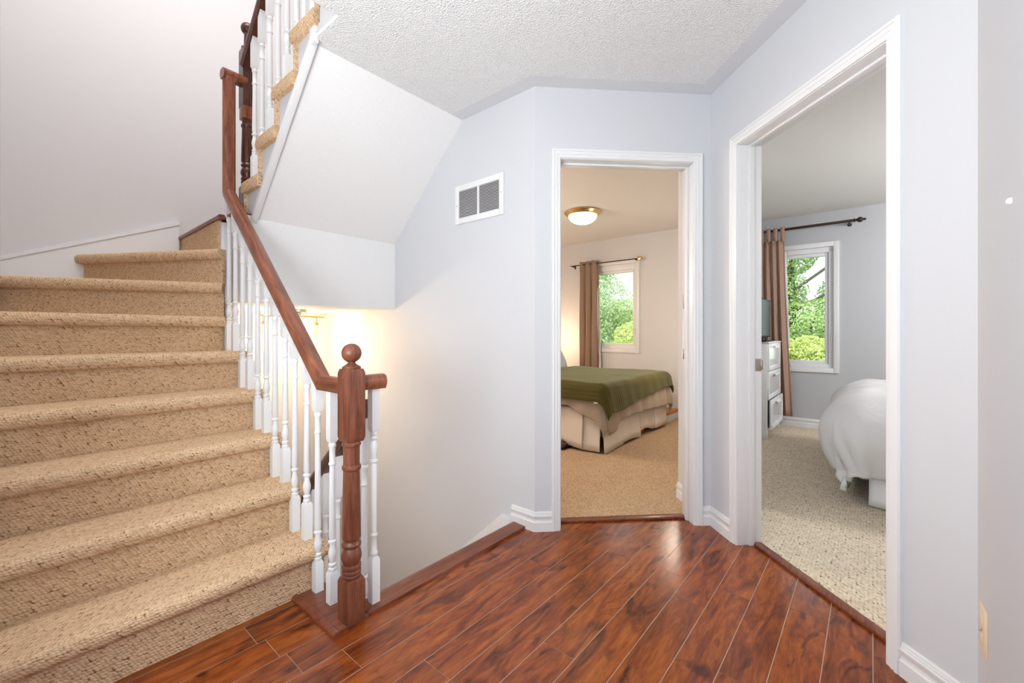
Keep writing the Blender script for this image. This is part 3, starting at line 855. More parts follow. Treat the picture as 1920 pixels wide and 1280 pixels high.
# ------------------------------------------------------------------ track light on the lower hall ceiling
tl = thing('track_light', (1.40, 3.25, 1.265), 'brass bar light with frosted glass shades glowing under the half landing', 'light')
m = MB(); m.lathe([(0.055, 0), (0.055, -0.02), (0.045, -0.028), (0.012, -0.030), (0.010, -0.05)], (1.405, 3.25, 1.265), 20); m.build('canopy', M['nickel'], tl)
m = MB(); m.tube([(1.13, 3.235, 1.213), (1.585, 3.235, 1.213)], 0.007, 10); m.build('bar', M['brass'], tl)
for x, k in ((1.155, 0), (1.525, 1)):
    m = MB(); m.tube([(x, 3.235, 1.213), (x, 3.235, 1.165)], 0.005, 8)
    m.lathe([(0.012, 0), (0.016, -0.01), (0.016, -0.022), (0.006, -0.024)], (x, 3.235, 1.172), 12)
    a = m.build('arm', M['brass'], tl)
    if k == 0:
        m = MB(); m.lathe([(0.012, 0), (0.022, -0.006), (0.034, -0.03), (0.040, -0.055), (0.047, -0.075), (0.044, -0.075), (0.036, -0.05), (0.02, -0.012)], (x, 3.235, 1.155), 20)
    else:
        m = MB(); m.lathe([(0.014, 0.0), (0.024, -0.008), (0.038, -0.03), (0.046, -0.06), (0.050, -0.07), (0.046, -0.07), (0.036, -0.032), (0.02, -0.01)], (x, 3.215, 1.142), 20, (0.15, -0.75, 0.65))
    m.build('lamp_shade', M['shade'], a, smooth=50)
    lamp('track_bulb', 'POINT', (x, 3.38, 1.02), 9.5, (1.0, 0.74, 0.46), radius=0.04)

# ------------------------------------------------------------------ bedrooms: shell
X1, X2 = 5.60, 5.90              # window walls
ZB = 2.44
# carpets
r1 = [fr_pt(FE, -0.02, 0.12), fr_pt(FE, 1.08, 0.12), (2.95, 0.90), (4.25, 0.90), (4.25, 1.35), (X1 + 0.05, 1.35), (X1 + 0.05, 3.95), (1.95, 3.95)]
m = MB(); m.prism(r1, 'z', -0.02, 0.012); struct(m.build('floor_bedroom_carpet', M['bed_carpet'], smooth=0), 'sand coloured loop carpet of the green quilt bedroom')
r2 = [fr_pt(FD, 0.02, 0.115), (2.80, 0.87), (4.26, 0.87), (4.26, 1.26), (X2 + 0.05, 1.26), (X2 + 0.05, -2.35), (1.70, -2.35), (1.70, -0.34), fr_pt(FD, SD, 0.115)]
m = MB(); m.prism(r2, 'z', -0.02, 0.012); struct(m.build('floor_grey_bedroom_carpet', M['bed_carpet2'], smooth=0), 'pale beige loop carpet of the grey bedroom')
m = MB(); m.prism([fr_pt(FE, -0.02, 0.05), fr_pt(FE, 1.02, 0.05), (2.85, 0.93), (4.30, 0.93), (4.30, 1.30), (X1 + 0.1, 1.30), (X1 + 0.1, 3.95), (1.95, 3.95)], 'z', ZB, ZB + 0.08)
struct(m.build('ceiling_bedroom', M['bed_ceiling'], smooth=0))
m = MB(); m.prism([fr_pt(FD, 0.0, 0.05), (2.85, 0.93), (4.30, 0.93), (4.30, 1.30), (X2 + 0.1, 1.30), (X2 + 0.1, -2.35), (1.70, -2.35), (1.70, -0.34), fr_pt(FD, SD, 0.05)], 'z', ZB, ZB + 0.08)
struct(m.build('ceiling_grey_bedroom', M['bed_ceiling'], smooth=0))
wall_box('wall_bedroom_left', (1.98, 3.90, -0.02), (X1 + 0.12, 4.02, ZB), M['bedroom_wall'])
m = MB(); m.obox(FE, (1.0, 0.12, 0), (1.12, 0.375, ZB))
pe = fr_pt(FE, 1.0, 0.375); pf = fr_pt(FE, 1.12, 0.375)
m.prism([pe, (4.30, pe[1]), (4.30, pe[1] - 0.11), pf], 'z', 0, ZB)
m.box((4.20, pe[1] - 0.11, 0), (4.30, 1.35, ZB)); m.box((4.20, 1.25, 0), (X2, 1.35, ZB))
struct(m.build('wall_partition', M['bedroom_wall'], smooth=0))
baseboard('baseboard_partition', [(fr_pt(FE, 1.0, 0.13), fr_pt(FE, 1.0, 0.375), (-e[0], -e[1]))], z=0.008)
wall_box('wall_grey_bedroom_rear', (1.60, -2.45, -0.02), (1.72, -0.34, ZB), M['grey_wall'])
wall_box('wall_grey_bedroom_right', (1.60, -2.45, -0.02), (X2 + 0.12, -2.35, ZB), M['grey_wall'])


def window_wall(name, X, y0, y1, wy0, wy1, wz0, wz1, m_):
    m = MB(); t = 0.14
    m.box((X, y0, -0.02), (X + t, wy0, ZB)); m.box((X, wy1, -0.02), (X + t, y1, ZB))
    m.box((X, wy0, -0.02), (X + t, wy1, wz0)); m.box((X, wy0, wz1), (X + t, wy1, ZB))
    return struct(m.build(name, m_, smooth=0))


def window(name, X, oy0, oy1, oz0, oz1, gy0, gy1, gz0, gz1, label, crank=None, lever=None, latch=None):
    o = thing(name, (X, (oy0 + oy1) / 2, oz0), None, None); struct(o, label)
    c = 0.052

    def ring(nm, x0, x1, a, b, mm, bev=0.003):
        (p0, p1, q0, q1), (r0, r1, s0, s1) = a, b
        m = MB()
        m.box((x0, p0, q0), (x1, r0, q1), bev); m.box((x0, r1, q0), (x1, p1, q1), bev)
        m.box((x0, r0, q0), (x1, r1, s0), bev); m.box((x0, r0, s1), (x1, r1, q1), bev)
        return m.build(nm, mm, o)
    A = (oy0, oy1, oz0, oz1); B = (oy0 + c, oy1 - c, oz0 + c, oz1 - c)
    ring('casing', X - 0.016, X + 0.02, A, B, M['trim'])
    C_ = (gy0 - 0.038, gy1 + 0.038, gz0 - 0.038, gz1 + 0.038)
    ring('frame', X + 0.012, X + 0.12, B, C_, M['trim'])
    sash = ring('sash', X + 0.030, X + 0.09, C_, (gy0, gy1, gz0, gz1), M['trim'])
    m = MB(); m.box((X + 0.055, gy0, gz0), (X + 0.059, gy1, gz1)); m.build('glass', M['glass'], sash, smooth=0)
    if crank:
        m = MB(); y, z = crank
        m.box((X + 0.000, y - 0.035, z - 0.012), (X + 0.018, y + 0.035, z + 0.012), 0.005); m.tube([(X - 0.003, y + 0.02, z + 0.004), (X - 0.012, y - 0.03, z + 0.012)], 0.005, 8)
        m.build('crank_handle', M['white'], o)
    if lever:
        m = MB(); y, z = lever
        m.box((X + 0.004, y - 0.008, z - 0.05), (X + 0.016, y + 0.008, z + 0.05), 0.003); m.tube([(X + 0.002, y, z), (X - 0.006, y, z + 0.045)], 0.005, 8)
        m.build('lock_lever', M['trim'], o)
    if latch:
        m = MB(); y, z = latch; m.box((X + 0.0, y - 0.012, z - 0.012), (X + 0.014, y + 0.012, z + 0.012), 0.003); m.build('corner_latch', M['nickel'], o)
    return o


window_wall('wall_bedroom_window', X1, 1.30, 3.95, 2.46, 3.33, 0.84, 2.09, M['bedroom_wall'])
window('window_1', X1, 2.436, 3.352, 0.810, 2.114, 2.549, 3.24, 0.945, 1.942, 'white casement window of the green quilt bedroom', crank=(2.93, 0.892), lever=(2.512, 1.11))
window_wall('wall_grey_bedroom_window', X2, -2.40, 1.30, 0.30, 1.12, 0.67, 2.08, M['grey_wall'])
window('window_2', X2, 0.277, 1.145, 0.645, 2.103, 0.410, 1.012, 0.777, 1.955, 'white casement window of the grey bedroom', lever=(0.345, 1.02), latch=(0.345, 2.02), crank=(0.75, 0.72))
baseboard('baseboard_grey_bedroom', [((X2, 1.25), (X2, -2.3), (-1, 0))], z=0.008)
baseboard('baseboard_bedroom', [((X1, 3.9), (X1, 1.35), (-1, 0))], z=0.008)


# ------------------------------------------------------------------ cloth helpers
def drape_fn(x0, x1, y0, y1, zt, ov, r, flare=0.06, rip=(0.012, 0.0), amp=0.008, seed=0.0, bulge=0.0, front=None, side=None, zmin=0.03, pw=2.0):
    """cloth lying on a box top and hanging over its edges: ov = overhang (x-, x+, y-, y+)"""
    a0, a1, b0, b1 = x0 - ov[0], x1 + ov[1], y0 - ov[2], y1 + ov[3]

    def fn(u, v):
        p = a0 + (a1 - a0) * u; q = b0 + (b1 - b0) * v
        ex = (x0 + r * 0.6 - p) if p < x0 + r * 0.6 else (p - x1 + r * 0.6 if p > x1 - r * 0.6 else 0.0); sx = -1 if p < (x0 + x1) / 2 else 1
        ey = (y0 + r * 0.6 - q) if q < y0 + r * 0.6 else (q - y1 + r * 0.6 if q > y1 - r * 0.6 else 0.0); sy = -1 if q < (y0 + y1) / 2 else 1
        if front and ey > 0 and sy < 0: ey *= front(p)
        if side and ex > 0 and sx < 0: ex *= side(q)
        cx = min(max(p, x0 + r * 0.6), x1 - r * 0.6); cy = min(max(q, y0 + r * 0.6), y1 - r * 0.6)
        t = hypot(ex, ey) if pw == 2.0 else (ex ** pw + ey ** pw) ** (1 / pw)
        nz = noise.noise(Vector((p * 2.3 + seed, q * 2.3, seed))) * amp + noise.noise(Vector((p * 7 + seed, q * 7, seed + 3))) * amp * 0.4
        if t < 1e-6:
            return Vector((p, q, zt + nz))
        h_ = hypot(ex, ey); dx, dy = sx * ex / h_, sy * ey / h_
        if t < r * pi / 2:
            out = r * sin(t / r); drop = r * (1 - cos(t / r))
        else:
            tt = t - r * pi / 2; out = r + flare * tt; drop = r + tt * 0.985
        al = (q if ex > ey else p) + atan2(ey, ex + 1e-6) * 0.25
        k = min(1.0, drop / 0.25)
        out += rip[0] * k * sin(al * rip[1] + 2 * noise.noise(Vector((al * 3, seed, 0)))) + nz * 1.5 * k + bulge * sin(pi * min(1, drop / 0.45))
        z = zt - drop + nz * (1 - k)
        return Vector((cx + dx * (out - 0.0), cy + dy * (out - 0.0), max(z, zmin + 0.02 * sin(al * 9))))
    uv = lambda u, v: (a0 + (a1 - a0) * u, b0 + (b1 - b0) * v)
    return fn, uv


def cloth_skirt(mb, pts, z0, z1, amp=0.004, freq=40, steps=60, lift=None):
    """vertical sheet through plan points"""
    L = [0]
    for a, b in zip(pts, pts[1:]): L.append(L[-1] + hypot(b[0] - a[0], b[1] - a[1]))

    def at(t):
        s = t * L[-1]
        for i in range(len(pts) - 1):
            if s <= L[i + 1] + 1e-9:
                k = (s - L[i]) / max(L[i + 1] - L[i], 1e-9)
                a, b = pts[i], pts[i + 1]; dx, dy = (b[0] - a[0]), (b[1] - a[1]); l = hypot(dx, dy)
                return a[0] + dx * k, a[1] + dy * k, dy / l, -dx / l, s
        return (*pts[-1], 0, 0, L[-1])

    def fn(u, v):
        x, y, nx, ny, s = at(u); w = amp * sin(s * freq) * (1 - v) + 0.02 * (1 - v) ** 1.5
        zz = z0 + (lift(s) if lift else 0)
        return Vector((x + nx * w, y + ny * w, zz + (z1 - zz) * v))
    mb.grid(fn, steps, 6)


def curtain(name, X, y0, y1, zb, zt, folds, amp, m_, origin, warp=None):
    def fn(u, v):
        y = y0 + (y1 - y0) * u; ph = u * folds * 2 * pi
        am = amp * (0.75 + 0.25 * (1 - v))
        x = X + am * sin(ph + 0.4 * sin(v * 3)) + 0.006 * sin(v * 9 + u * 7)
        y += 0.012 * sin(2 * ph) * (1 if True else 0)
        z = zb + (zt - zb) * v
        if warp: y += warp(u, v)
        return Vector((x, y, z))
    m = MB(); m.grid(fn, folds * 16, 24)
    return m


# ------------------------------------------------------------------ bedroom with the green quilt
cl = thing('ceiling_light', (4.15, 2.47, ZB), 'brass rimmed flush ceiling light with a lit white glass bowl', 'light')
m = MB(); m.lathe([(0.10, 0.0), (0.198, -0.002), (0.205, -0.012), (0.200, -0.020), (0.188, -0.026), (0.184, -0.036), (0.170, -0.044), (0.160, -0.046), (0.15, -0.03)], (4.15, 2.47, ZB), 40); m.build('rim', M['brass'], cl, smooth=50)
m = MB(); m.lathe([(0.158, -0.040)] + [(0.158 * cos(a), -0.042 - 0.098 * sin(a)) for a in [pi / 2 * i / 10 for i in range(11)]], (4.15, 2.47, ZB), 40); m.build('glass_bowl', M['bowl'], cl, smooth=60)
m = MB(); m.lathe([(0.004, 0.0), (0.012, -0.004), (0.012, -0.010), (0.005, -0.014), (0.006, -0.020), (0.001, -0.024)], (4.15, 2.47, ZB - 0.138), 12); m.build('finial', M['nickel'], cl)

bx0, bx1, by0, by1 = 3.42, 4.94, 1.84, 3.80
bd = thing('bed', (4.18, 2.8, 0.012), 'double bed with cream pleated bed skirt under the green quilt', 'bed')
m = MB(); m.box((bx0 + 0.03, by0 + 0.03, 0.36), (bx1 - 0.03, by1, 0.585), 0.05, 4); m.build('mattress', M['mattress'], bd)
m = MB(); m.box((bx0 + 0.04, by0 + 0.04, 0.14), (bx1 - 0.04, by1, 0.355), 0.02, 3); m.build('box_spring', M['mattress'], bd)
for x in (bx0 + 0.1, bx1 - 0.1):
    for y in (by0 + 0.12, by1 - 0.12):
        m = MB(); m.lathe([(0.025, 0), (0.03, 0.02), (0.022, 0.13)], (x, y, 0.012), 12); m.build('leg', M['black'], bd)
m = MB()
cloth_skirt(m, [(bx0 + 0.02, 3.78), (bx0 - 0.0, 2.10)], 0.062, 0.40, 0.004, 18, 50, lambda s: 0.006 * sin(s * 11))
cloth_skirt(m, [(bx0 - 0.008, 2.22), (bx0 - 0.018, 2.02)], 0.052, 0.40, 0.002, 9, 14, lambda s: -0.02 * s * 5)
cloth_skirt(m, [(bx0 - 0.004, 2.04), (bx0 + 0.012, by0 + 0.02)], 0.040, 0.40, 0.002, 9, 14, lambda s: -0.015 + 0.02 * s)
m.build('bed_skirt', M['skirt'], bd, thick=0.003)
m = MB()
cloth_skirt(m, [(bx0 + 0.004, by0 - 0.004), (3.80, by0 - 0.006)], 0.018, 0.40, 0.006, 16, 24, lambda s: 0.10 * s * s)
cloth_skirt(m, [(3.78, by0 + 0.004), (4.22, by0 - 0.002)], 0.040, 0.40, 0.006, 13, 24, lambda s: 0.012 * sin(s * 9) - 0.02 * s)
cloth_skirt(m, [(4.24, by0 + 0.012), (4.62, by0 + 0.006)], 0.080, 0.40, 0.005, 15, 24, lambda s: 0.016 * sin(s * 14) - 0.05 * s)
cloth_skirt(m, [(4.60, by0 + 0.002), (4.95, by0 + 0.0), (4.955, 3.7)], 0.045, 0.40, 0.005, 12, 70, lambda s: 0.0)
m.build('bed_skirt_front', M['skirt'], bd, thick=0.003)

fn, uvf = drape_fn(bx0 + 0.005, bx1 + 0.005, by0 + 0.005, 3.70, 0.612, (0.31, 0.30, 0.315, 0.0), 0.055, 0.10, (0.012, 26.0), 0.008, 1.3, 0.026,
                   front=lambda p: 1.0 + 0.36 * max(0, 1 - abs(p - 3.47) / 0.26) + 0.06 * max(0, min(1, (p - 4.2) / 0.5)), side=lambda q: 1.0 - 0.34 * max(0, min(1, (q - 1.86) / 0.30)))
m = MB(); m.grid(fn, 150, 130, uvf)
dv = m.build('duvet', M['duvet'], None, (4.18, 2.8, 0.59), smooth=180, thick=0.012)
tag(dv, 'beige gingham duvet hanging over the foot of the bed below the green quilt', 'duvet')
fn, uvf = drape_fn(bx0 - 0.030, bx1 + 0.035, by0 - 0.030, 3.10, 0.642, (0.155, 0.17, 0.215, 0.0), 0.075, 0.16, (0.003, 30.0), 0.010, 4.1, 0.014,
                   front=lambda p: 1.16 - 0.40 * max(0, min(1, (p - 3.5) / 1.0)) + 0.02 * sin(p * 9))
m = MB(); m.grid(fn, 300, 120, uvf)
ql = m.build('quilt', M['quilt'], None, (4.18, 2.6, 0.63), smooth=180, thick=0.012)
tag(ql, 'olive green velvet channel quilt spread over the bed', 'quilt')
m = MB(); pq = fn(0.075, 0.135)
m.box((3.335, 1.835, 0.470), (3.338, 1.875, 0.505)); m.build('care_tag', M['lining'], ql, smooth=0); ql.children[0]['label'] = 'small white cloth tag'
# pillow: a plump square leaning at the head
pc = Vector((4.60, 3.26, 0.80))


def pillow_fn(sgn):
    def f(u, v):
        a, b = (u - .5) * 2, (v - .5) * 2
        th = 0.075 * (1 - abs(a) ** 3) ** 0.6 * (1 - abs(b) ** 3) ** 0.6 * sgn
        w = 0.33 * (1 - 0.06 * b * b); h = 0.235 * (1 - 0.06 * a * a)
        lx, ly = a * w, b * h
        return pc + Vector((lx, th * 0.87 + ly * 0.50, ly * 0.86 - th * 0.5 + 0.01 * noise.noise(Vector((a * 3, b * 3, sgn)))))
    return f


m = MB(); m.grid(pillow_fn(-1), 24, 20); m.grid(pillow_fn(1), 24, 20); bmesh.ops.remove_doubles(m.bm, verts=m.bm.verts, dist=0.002)
tag(m.build('pillow', M['pillow'], None, (4.60, 3.26, 0.62), smooth=180), 'pale blue pillow leaning at the head of the quilted bed', 'pillow')
bg = thing('shoe', (3.46, 2.20, 0.012), 'dark brown shoe lying on the carpet under the cream bed skirt', 'shoe')
m = MB(); m.box((3.30, 2.175, 0.024), (3.50, 2.265, 0.062), 0.018, 4); m.box((3.39, 2.180, 0.030), (3.50, 2.260, 0.088), 0.02, 4); m.build('upper', M['brown'], bg, smooth=60)
m = MB(); m.box((3.295, 2.172, 0.0125), (3.505, 2.268, 0.026), 0.005, 3); m.build('sole', M['black'], bg)
m = MB(); m.box((4.30, 1.90, 0.0125), (4.50, 2.05, 0.075), 0.004); tag(m.build('wooden_box', M['orange'], None, (4.4, 1.97, 0.012)), 'orange wooden box showing under the lifted bed skirt', 'box')
bx = thing('storage_box', (5.25, 1.99, 0.012), 'pale storage box on the carpet beyond the foot of the bed', 'box')
m = MB(); m.box((5.06, 1.86, 0.0125), (5.45, 2.10, 0.115), 0.006); m.build('body', M['box_white'], bx)
m = MB(); m.box((5.05, 1.85, 0.112), (5.46, 2.11, 0.140), 0.006); m.build('lid', M['orange'], bx); bx.children[-1]['label'] = 'wood coloured lid'

rd1 = thing('curtain_rod', (X1, 2.9, 2.10), 'thin dark curtain rod with square wooden finial above the window by the green bed', 'curtain rod')
m = MB(); m.tube([(5.52, 3.50, 2.098), (5.52, 2.42, 2.098)], 0.007, 10); m.build('rod', M['bronze'], rd1)
m = MB(); m.box((5.495, 2.375, 2.075), (5.545, 2.425, 2.122), 0.004); m.build('finial', M['brass'], rd1)
for y in (2.46, 3.46):
    m = MB(); m.box((5.515, y - 0.006, 2.080), (X1, y + 0.006, 2.096), 0.002); m.box((X1 - 0.006, y - 0.012, 2.06), (X1, y + 0.012, 2.12), 0.002); m.build('bracket', M['bronze'], rd1)
ct = thing('curtain', (5.52, 3.17, 0.3), 'taupe grommet curtain gathered at the left of the window by the green bed', 'curtain')
m = curtain('panel', 5.515, 3.025, 3.335, 0.30, 2.140, 3, 0.048, M['curtain1'], None); m.build('panel', M['curtain1'], ct, smooth=180, thick=0.003)
m = curtain('lining', 5.545, 2.995, 3.03, 0.30, 1.75, 1, 0.006, M['lining'], None, lambda u, v: 0.03 * v); m.build('lining', M['lining'], ct, smooth=180, thick=0.002); ct.children[-1]['label'] = 'white curtain lining'

# ------------------------------------------------------------------ grey bedroom
rd2 = thing('curtain_rod', (X2, 0.7, 2.285), 'thick dark curtain rod with turned finial above the window of the grey bedroom', 'curtain rod')
m = MB(); m.tube([(5.80, 1.20, 2.284), (5.80, 0.150, 2.284)], 0.0145, 12); m.build('rod', M['bronze'], rd2)
m = MB(); m.lathe([(0.0145, 0), (0.020, 0.006), (0.020, 0.014), (0.012, 0.018), (0.012, 0.026), (0.022, 0.036), (0.029, 0.052), (0.026, 0.068), (0.013, 0.080), (0.009, 0.086), (0.014, 0.092), (0.012, 0.102), (0.001, 0.108)], (5.80, 0.155, 2.284), 16, (0, -1, 0)); m.build('finial', M['bronze'], rd2, smooth=50)
for y in (0.19, 1.17):
    m = MB(); m.tube([(5.80, y, 2.262), (X2, y, 2.262)], 0.008, 8); m.lathe([(0.02, 0), (0.014, 0.012), (0.001, 0.013)], (X2, y, 2.262), 12, (-1, 0, 0)); m.build('bracket', M['bronze'], rd2)
ct2 = thing('curtain', (5.79, 0.84, 0.14), 'tan tab top curtain hanging beside the white dresser', 'curtain')
TY = lambda u, v: (-0.085 * (1 - v) ** 1.4) * (1 - u) + 0.0
m = curtain('panel', 5.795, 0.780, 1.03, 0.135, 2.165, 4, 0.026, M['curtain2'], None, TY)
m.build('panel', M['curtain2'], ct2, smooth=180, thick=0.003)
m = curtain('lining', 5.822, 0.762, 0.79, 0.95, 2.05, 1, 0.004, M['lining'], None, lambda u, v: -0.035 * (1 - v) ** 1.4); m.build('lining', M['lining'], ct2, smooth=180, thick=0.002); ct2.children[-1]['label'] = 'white curtain lining'
for y in (0.795, 0.865, 0.935, 1.005):
    m = MB()
    loop = [(5.795, 2.14), (5.779, 2.20), (5.778, 2.285), (5.786, 2.3055), (5.80, 2.311), (5.814, 2.3055), (5.822, 2.285), (5.821, 2.20), (5.805, 2.14)]
    m.grid(lambda u, v: Vector((loop[min(int(round(u * 8)), 8)][0], y - 0.022 + 0.044 * v, loop[min(int(round(u * 8)), 8)][1])), 8, 1)
    m.build('tab', M['curtain2'], ct2, smooth=180, thick=0.003)

dx0, dx1, dy0, dy1 = 4.955, 5.715, 0.80, 1.21
db = thing('dresser', (5.33, 1.0, 0.012), 'white three drawer dresser with frosted fronts under the television', 'dresser')
m = MB()
m.box((dx0, dy0 + 0.012, 0.105), (dx0 + 0.02, dy1, 0.985), 0.002); m.box((dx1 - 0.02, dy0 + 0.012, 0.105), (dx1, dy1, 0.985), 0.002)
m.box((dx0 + 0.02, dy1 - 0.012, 0.105), (dx1 - 0.02, dy1, 0.985)); m.box((dx0 + 0.02, dy0 + 0.03, 0.105), (dx1 - 0.02, dy1 - 0.012, 0.125))
m.build('body', M['dresser'], db)
m = MB(); m.box((dx0 - 0.004, dy0 - 0.004, 0.9855), (dx1 + 0.004, dy1, 1.0), 0.003); m.build('top', M['dresser'], db)
for x in (dx0 + 0.002, dx1 - 0.052):
    for y in (dy0 + 0.014, dy1 - 0.052):
        m = MB(); m.box((x, y, 0.0125), (x + 0.05, y + 0.05, 0.104), 0.002); m.build('leg', M['dresser'], db)
for k, (z0, z1, out) in enumerate(((0.108, 0.405, 0.022), (0.412, 0.695, 0.0), (0.702, 0.982, 0.0))):
    y = dy0 - out
    m = MB(); fw = 0.045
    m.box((dx0 + 0.022, y, z0), (dx0 + 0.022 + fw, y + 0.018, z1), 0.002); m.box((dx1 - 0.022 - fw, y, z0), (dx1 - 0.022, y + 0.018, z1), 0.002)
    m.box((dx0 + 0.022 + fw, y, z0), (dx1 - 0.022 - fw, y + 0.018, z0 + fw), 0.002); m.box((dx0 + 0.022 + fw, y, z1 - fw), (dx1 - 0.022 - fw, y + 0.018, z1), 0.002)
    m.box((dx0 + 0.026, y + 0.018, z0 + 0.01), (dx1 - 0.026, y + 0.30, z0 + 0.02))
    dwr = m.build('drawer', M['dresser'], db)
    m = MB(); m.box((dx0 + 0.022 + fw, y + 0.006, z0 + fw), (dx1 - 0.022 - fw, y + 0.012, z1 - fw)); m.build('drawer_panel', M['panel'], dwr, smooth=0)
    m = MB(); xm = (dx0 + dx1) / 2
    m.box((xm - 0.11, y - 0.022, z1 - 0.040), (xm + 0.11, y, z1 - 0.030), 0.003); m.box((xm - 0.11, y - 0.024, z1 - 0.052), (xm + 0.11, y - 0.018, z1 - 0.030), 0.002); m.build('handle', M['white'], dwr)
tv = thing('television', (5.15, 0.93, 1.0), 'black flat television standing on the white dresser', 'television')
m = MB(); m.box((4.79, 0.870, 1.045), (5.505, 0.905, 1.452), 0.005); m.build('housing', M['black'], tv)
m = MB(); m.box((4.805, 0.8675, 1.062), (5.490, 0.8695, 1.437)); m.build('screen', M['screen'], tv, smooth=0)
m = MB(); m.box((5.10, 0.880, 1.012), (5.20, 0.910, 1.06), 0.004); m.build('neck', M['black'], tv)
m = MB(); m.box((4.92, 0.815, 1.0005), (5.46, 0.99, 1.013), 0.005); m.build('base', M['black'], tv)
m = MB(); m.ball((5.02, 0.93, 0.06), 0.046, 16, 10, 1.0); tag(m.build('ball', M['orange'], None, (5.02, 0.93, 0.013)), 'orange ball on the carpet under the white dresser', 'ball')

w0, w1, v0_, v1_ = 3.44, 4.96, -2.0, 0.12
bd2 = thing('bed', (4.2, -0.9, 0.012), 'bed with a white bed skirt under the puffy white duvet', 'bed')
m = MB(); m.box((w0 + 0.03, v0_, 0.38), (w1 - 0.03, v1_ - 0.03, 0.60), 0.06, 4); m.build('mattress', M['white_skirt'], bd2)
m = MB(); m.box((w0 + 0.05, v0_, 0.16), (w1 - 0.05, v1_ - 0.05, 0.375), 0.02); m.build('box_spring', M['mattress'], bd2)
for x in (w0 + 0.12, w1 - 0.12):
    for y in (v0_ + 0.1, v1_ - 0.14):
        m = MB(); m.box((x - 0.03, y - 0.03, 0.0125), (x + 0.03, y + 0.03, 0.158)); m.build('leg', M['brown'], bd2)
m = MB()
cloth_skirt(m, [(w0 + 0.03, 0.015), (w0 - 0.0, -0.2), (w0 + 0.0, -1.9)], 0.020, 0.40, 0.004, 7, 60, lambda s: 0.02 * max(0, 0.05 - s) * 4)
cloth_skirt(m, [(w1, 0.10), (w0 + 0.14, 0.105)], 0.040, 0.40, 0.008, 15, 60)
m.build('bed_skirt', M['white_skirt'], bd2, thick=0.003)
fn, uvf = drape_fn(w0 + 0.0, w1, v0_, v1_ + 0.0, 0.672, (0.46, 0.47, 0.0, 0.46), 0.19, 0.0, (0.009, 17.0), 0.026, 8.7, 0.065, zmin=0.06, pw=3.6)
m = MB(); m.grid(fn, 130, 150, uvf)
tag(m.build('duvet', M['white_cloth'], None, (4.2, -0.8, 0.7), smooth=180, thick=0.03), 'puffy plain white duvet draped over the bed in the grey bedroom', 'duvet')

# ------------------------------------------------------------------ outside the windows
ZG = -3.0
m = MB(); m.box((6.1, -40, ZG - 0.1), (70, 60, ZG)); struct(m.build('ground_lawn', M['lawn'], smooth=0))


def foliage(centres, n, size, seed, squash=0.8):
    rnd = random.Random(seed); vs = []; fs = []; tint = []
    tot = sum(r * r for *_, r in centres)
    for (x, y, z, r) in centres:
        for _ in range(int(n * r * r / tot)):
            while True:
                a = Vector((rnd.uniform(-1, 1), rnd.uniform(-1, 1), rnd.uniform(-1, 1)))
                if 0.05 < a.length < 1: break
            k = a.length ** 0.35 / a.length if rnd.random() < 0.8 else 1.0
            a *= k
            wob = 1 + 0.22 * noise.noise(Vector((a.x * 2.2 + x, a.y * 2.2 + y, a.z * 2.2 + z)))
            c = Vector((x + a.x * r * wob, y + a.y * r * wob, z + a.z * r * squash * wob))
            nrm = (a.normalized() * 0.9 + Vector((rnd.uniform(-1, 1), rnd.uniform(-1, 1), rnd.uniform(-0.2, 1.2)))).normalized()
            t = nrm.cross(Vector((rnd.uniform(-1, 1), rnd.uniform(-1, 1), rnd.uniform(-1, 1)))).normalized(); b = nrm.cross(t)
            s = size * rnd.uniform(0.6, 1.3); i = len(vs)
            vs += [c - t * s, c - b * s * 0.42 + nrm * s * 0.1, c + t * s, c + b * s * 0.42 + nrm * s * 0.1]
            fs.append((i, i + 1, i + 2, i + 3)); tint.append(rnd.random())
    return vs, fs, tint


def tree(name, base, centres, n, size, m_, seed, label, cat, branches=(), group=None, trunk_r=0.16):
    o = thing(name, base, label, cat, group)
    vs, fs, tint = foliage(centres, n, size, seed)
    org = Vector(base)
    me = bpy.data.meshes.new('foliage'); me.from_pydata([tuple(v - org) for v in vs], [], fs)
    at = me.attributes.new('tint', 'FLOAT', 'FACE'); at.data.foreach_set('value', tint)
    me.materials.append(m_)
    f = bpy.data.objects.new('foliage', me); COL.objects.link(f); f.parent = o
    m = MB(); top = max(c[2] for c in centres)
    bx_, by_, bz_ = base
    m.lathe([(trunk_r * 1.4, 0), (trunk_r, 0.5), (trunk_r * 0.75, (top - bz_) * 0.7), (0.02, top - bz_)], base, 10)
    for c in list(centres)[:5]:
        h0 = bz_ + (c[2] - bz_) * 0.55
        m.tube([(bx_, by_, h0), ((bx_ + c[0]) / 2, (by_ + c[1]) / 2, (h0 + c[2]) / 2 + 0.1), (c[0], c[1], c[2] + c[3] * 0.3)], trunk_r * 0.3, 6)
    for a, b in branches: m.tube([a, b], trunk_r * 0.28, 6)
    m.build('trunk', M['bark'], o)
    return o


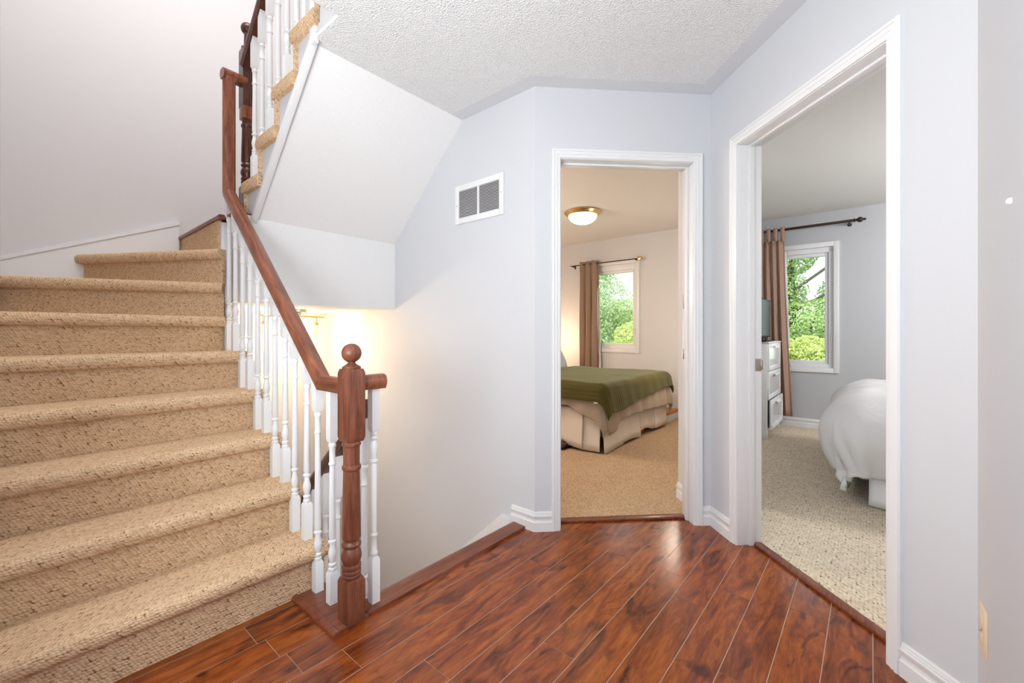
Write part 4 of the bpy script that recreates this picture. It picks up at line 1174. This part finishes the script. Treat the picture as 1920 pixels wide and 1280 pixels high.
tree('maple_tree', (16.0, 9.2, ZG), [(16, 9.6, 2.4, 2.1), (15.6, 9.4, 3.9, 1.5), (15.0, 8.4, 1.5, 1.4), (16, 10.6, 0.6, 2.0), (14.8, 8.0, 0.2, 1.3)], 42000, 0.056, M['leaf_mint'], 11, 'large soft green tree filling the left of the window by the green bed', 'tree')
tree('birch_tree', (15.5, 6.4, ZG), [(15.5, 7.1, 1.75, 0.85), (15.2, 6.5, 1.3, 0.9), (15.0, 6.0, 0.2, 1.2), (15.4, 7.0, -0.6, 1.2), (15.8, 5.9, 1.3, 0.8)], 20000, 0.05, M['leaf_green'], 12, 'lighter green tree just right of the large soft green tree', 'tree')
tree('shrub', (11.5, 5.4, ZG), [(11.5, 5.0, 0.85, 0.75), (11.4, 5.5, 0.30, 0.7), (11.3, 6.15, 0.12, 0.72), (11.6, 4.5, 0.7, 0.8), (11.4, 5.6, -1.0, 1.2)], 26000, 0.042, M['leaf_yellow'], 13, 'yellow green shrub low in the window by the green bed', 'shrub', trunk_r=0.07)
tree('ash_tree', (15.5, 1.9, ZG), [(15.6, 2.2, 3.6, 1.0), (15.5, 2.6, 2.4, 1.1), (15.2, 1.3, 1.2, 1.2), (15.6, 2.3, 0.4, 1.3), (15.8, 0.4, 2.2, 0.9), (15.8, 0.8, 4.2, 1.0), (15.4, 0.9, 0.0, 1.3)], 40000, 0.054, M['leaf_green'], 14, 'tall bright green tree with bare branches in the grey bedroom window', 'tree',
     branches=[((15.3, 2.3, 2.0), (15.3, 0.6, 3.3)), ((15.3, 2.2, 1.5), (15.2, 0.4, 2.6)), ((15.4, 2.1, 2.8), (15.5, 1.4, 4.4))])
tree('shrub', (10.0, 1.15, ZG), [(10.0, 1.45, 0.62, 0.50), (10.1, 0.95, 0.70, 0.42), (9.9, 0.6, 0.45, 0.6), (10.0, 1.2, -0.2, 1.0)], 22000, 0.042, M['leaf_yellow'], 15, 'yellow green shrub at the bottom of the grey bedroom window', 'shrub', trunk_r=0.07)
for i, (x, y, r) in enumerate(((44, 3.5, 4.2), (44, 15.0, 4.0), (44, 25.5, 4.4))):
    tree('distant_tree', (x, y, ZG), [(x, y, -0.2, r), (x, y + r * 0.6, -0.8, r * 0.6), (x, y - r * 0.6, -0.6, r * 0.6)], 7000, 0.26, M['leaf_mint'], 20 + i,
         ('distant soft green tree behind the bright green tree of the grey bedroom window', 'distant soft green tree between the two windows of the house', 'distant soft green tree behind the large soft green tree')[i], 'tree', group='trees along the far edge of the lawn')
hs = thing('house', (24, 10.2, ZG), 'neighbouring brick house with grey roof behind the trees in the window by the green bed', 'house')
m = MB(); m.box((22, 8.5, ZG), (30, 15.0, 0.0)); m.build('wall', M['brick'], hs, smooth=0)
m = MB(); m.prism([(8.2, -0.1), (11.7, 2.5), (15.3, -0.1)], 'x', 21.7, 30.3); m.build('roof', M['roof'], hs, smooth=0)
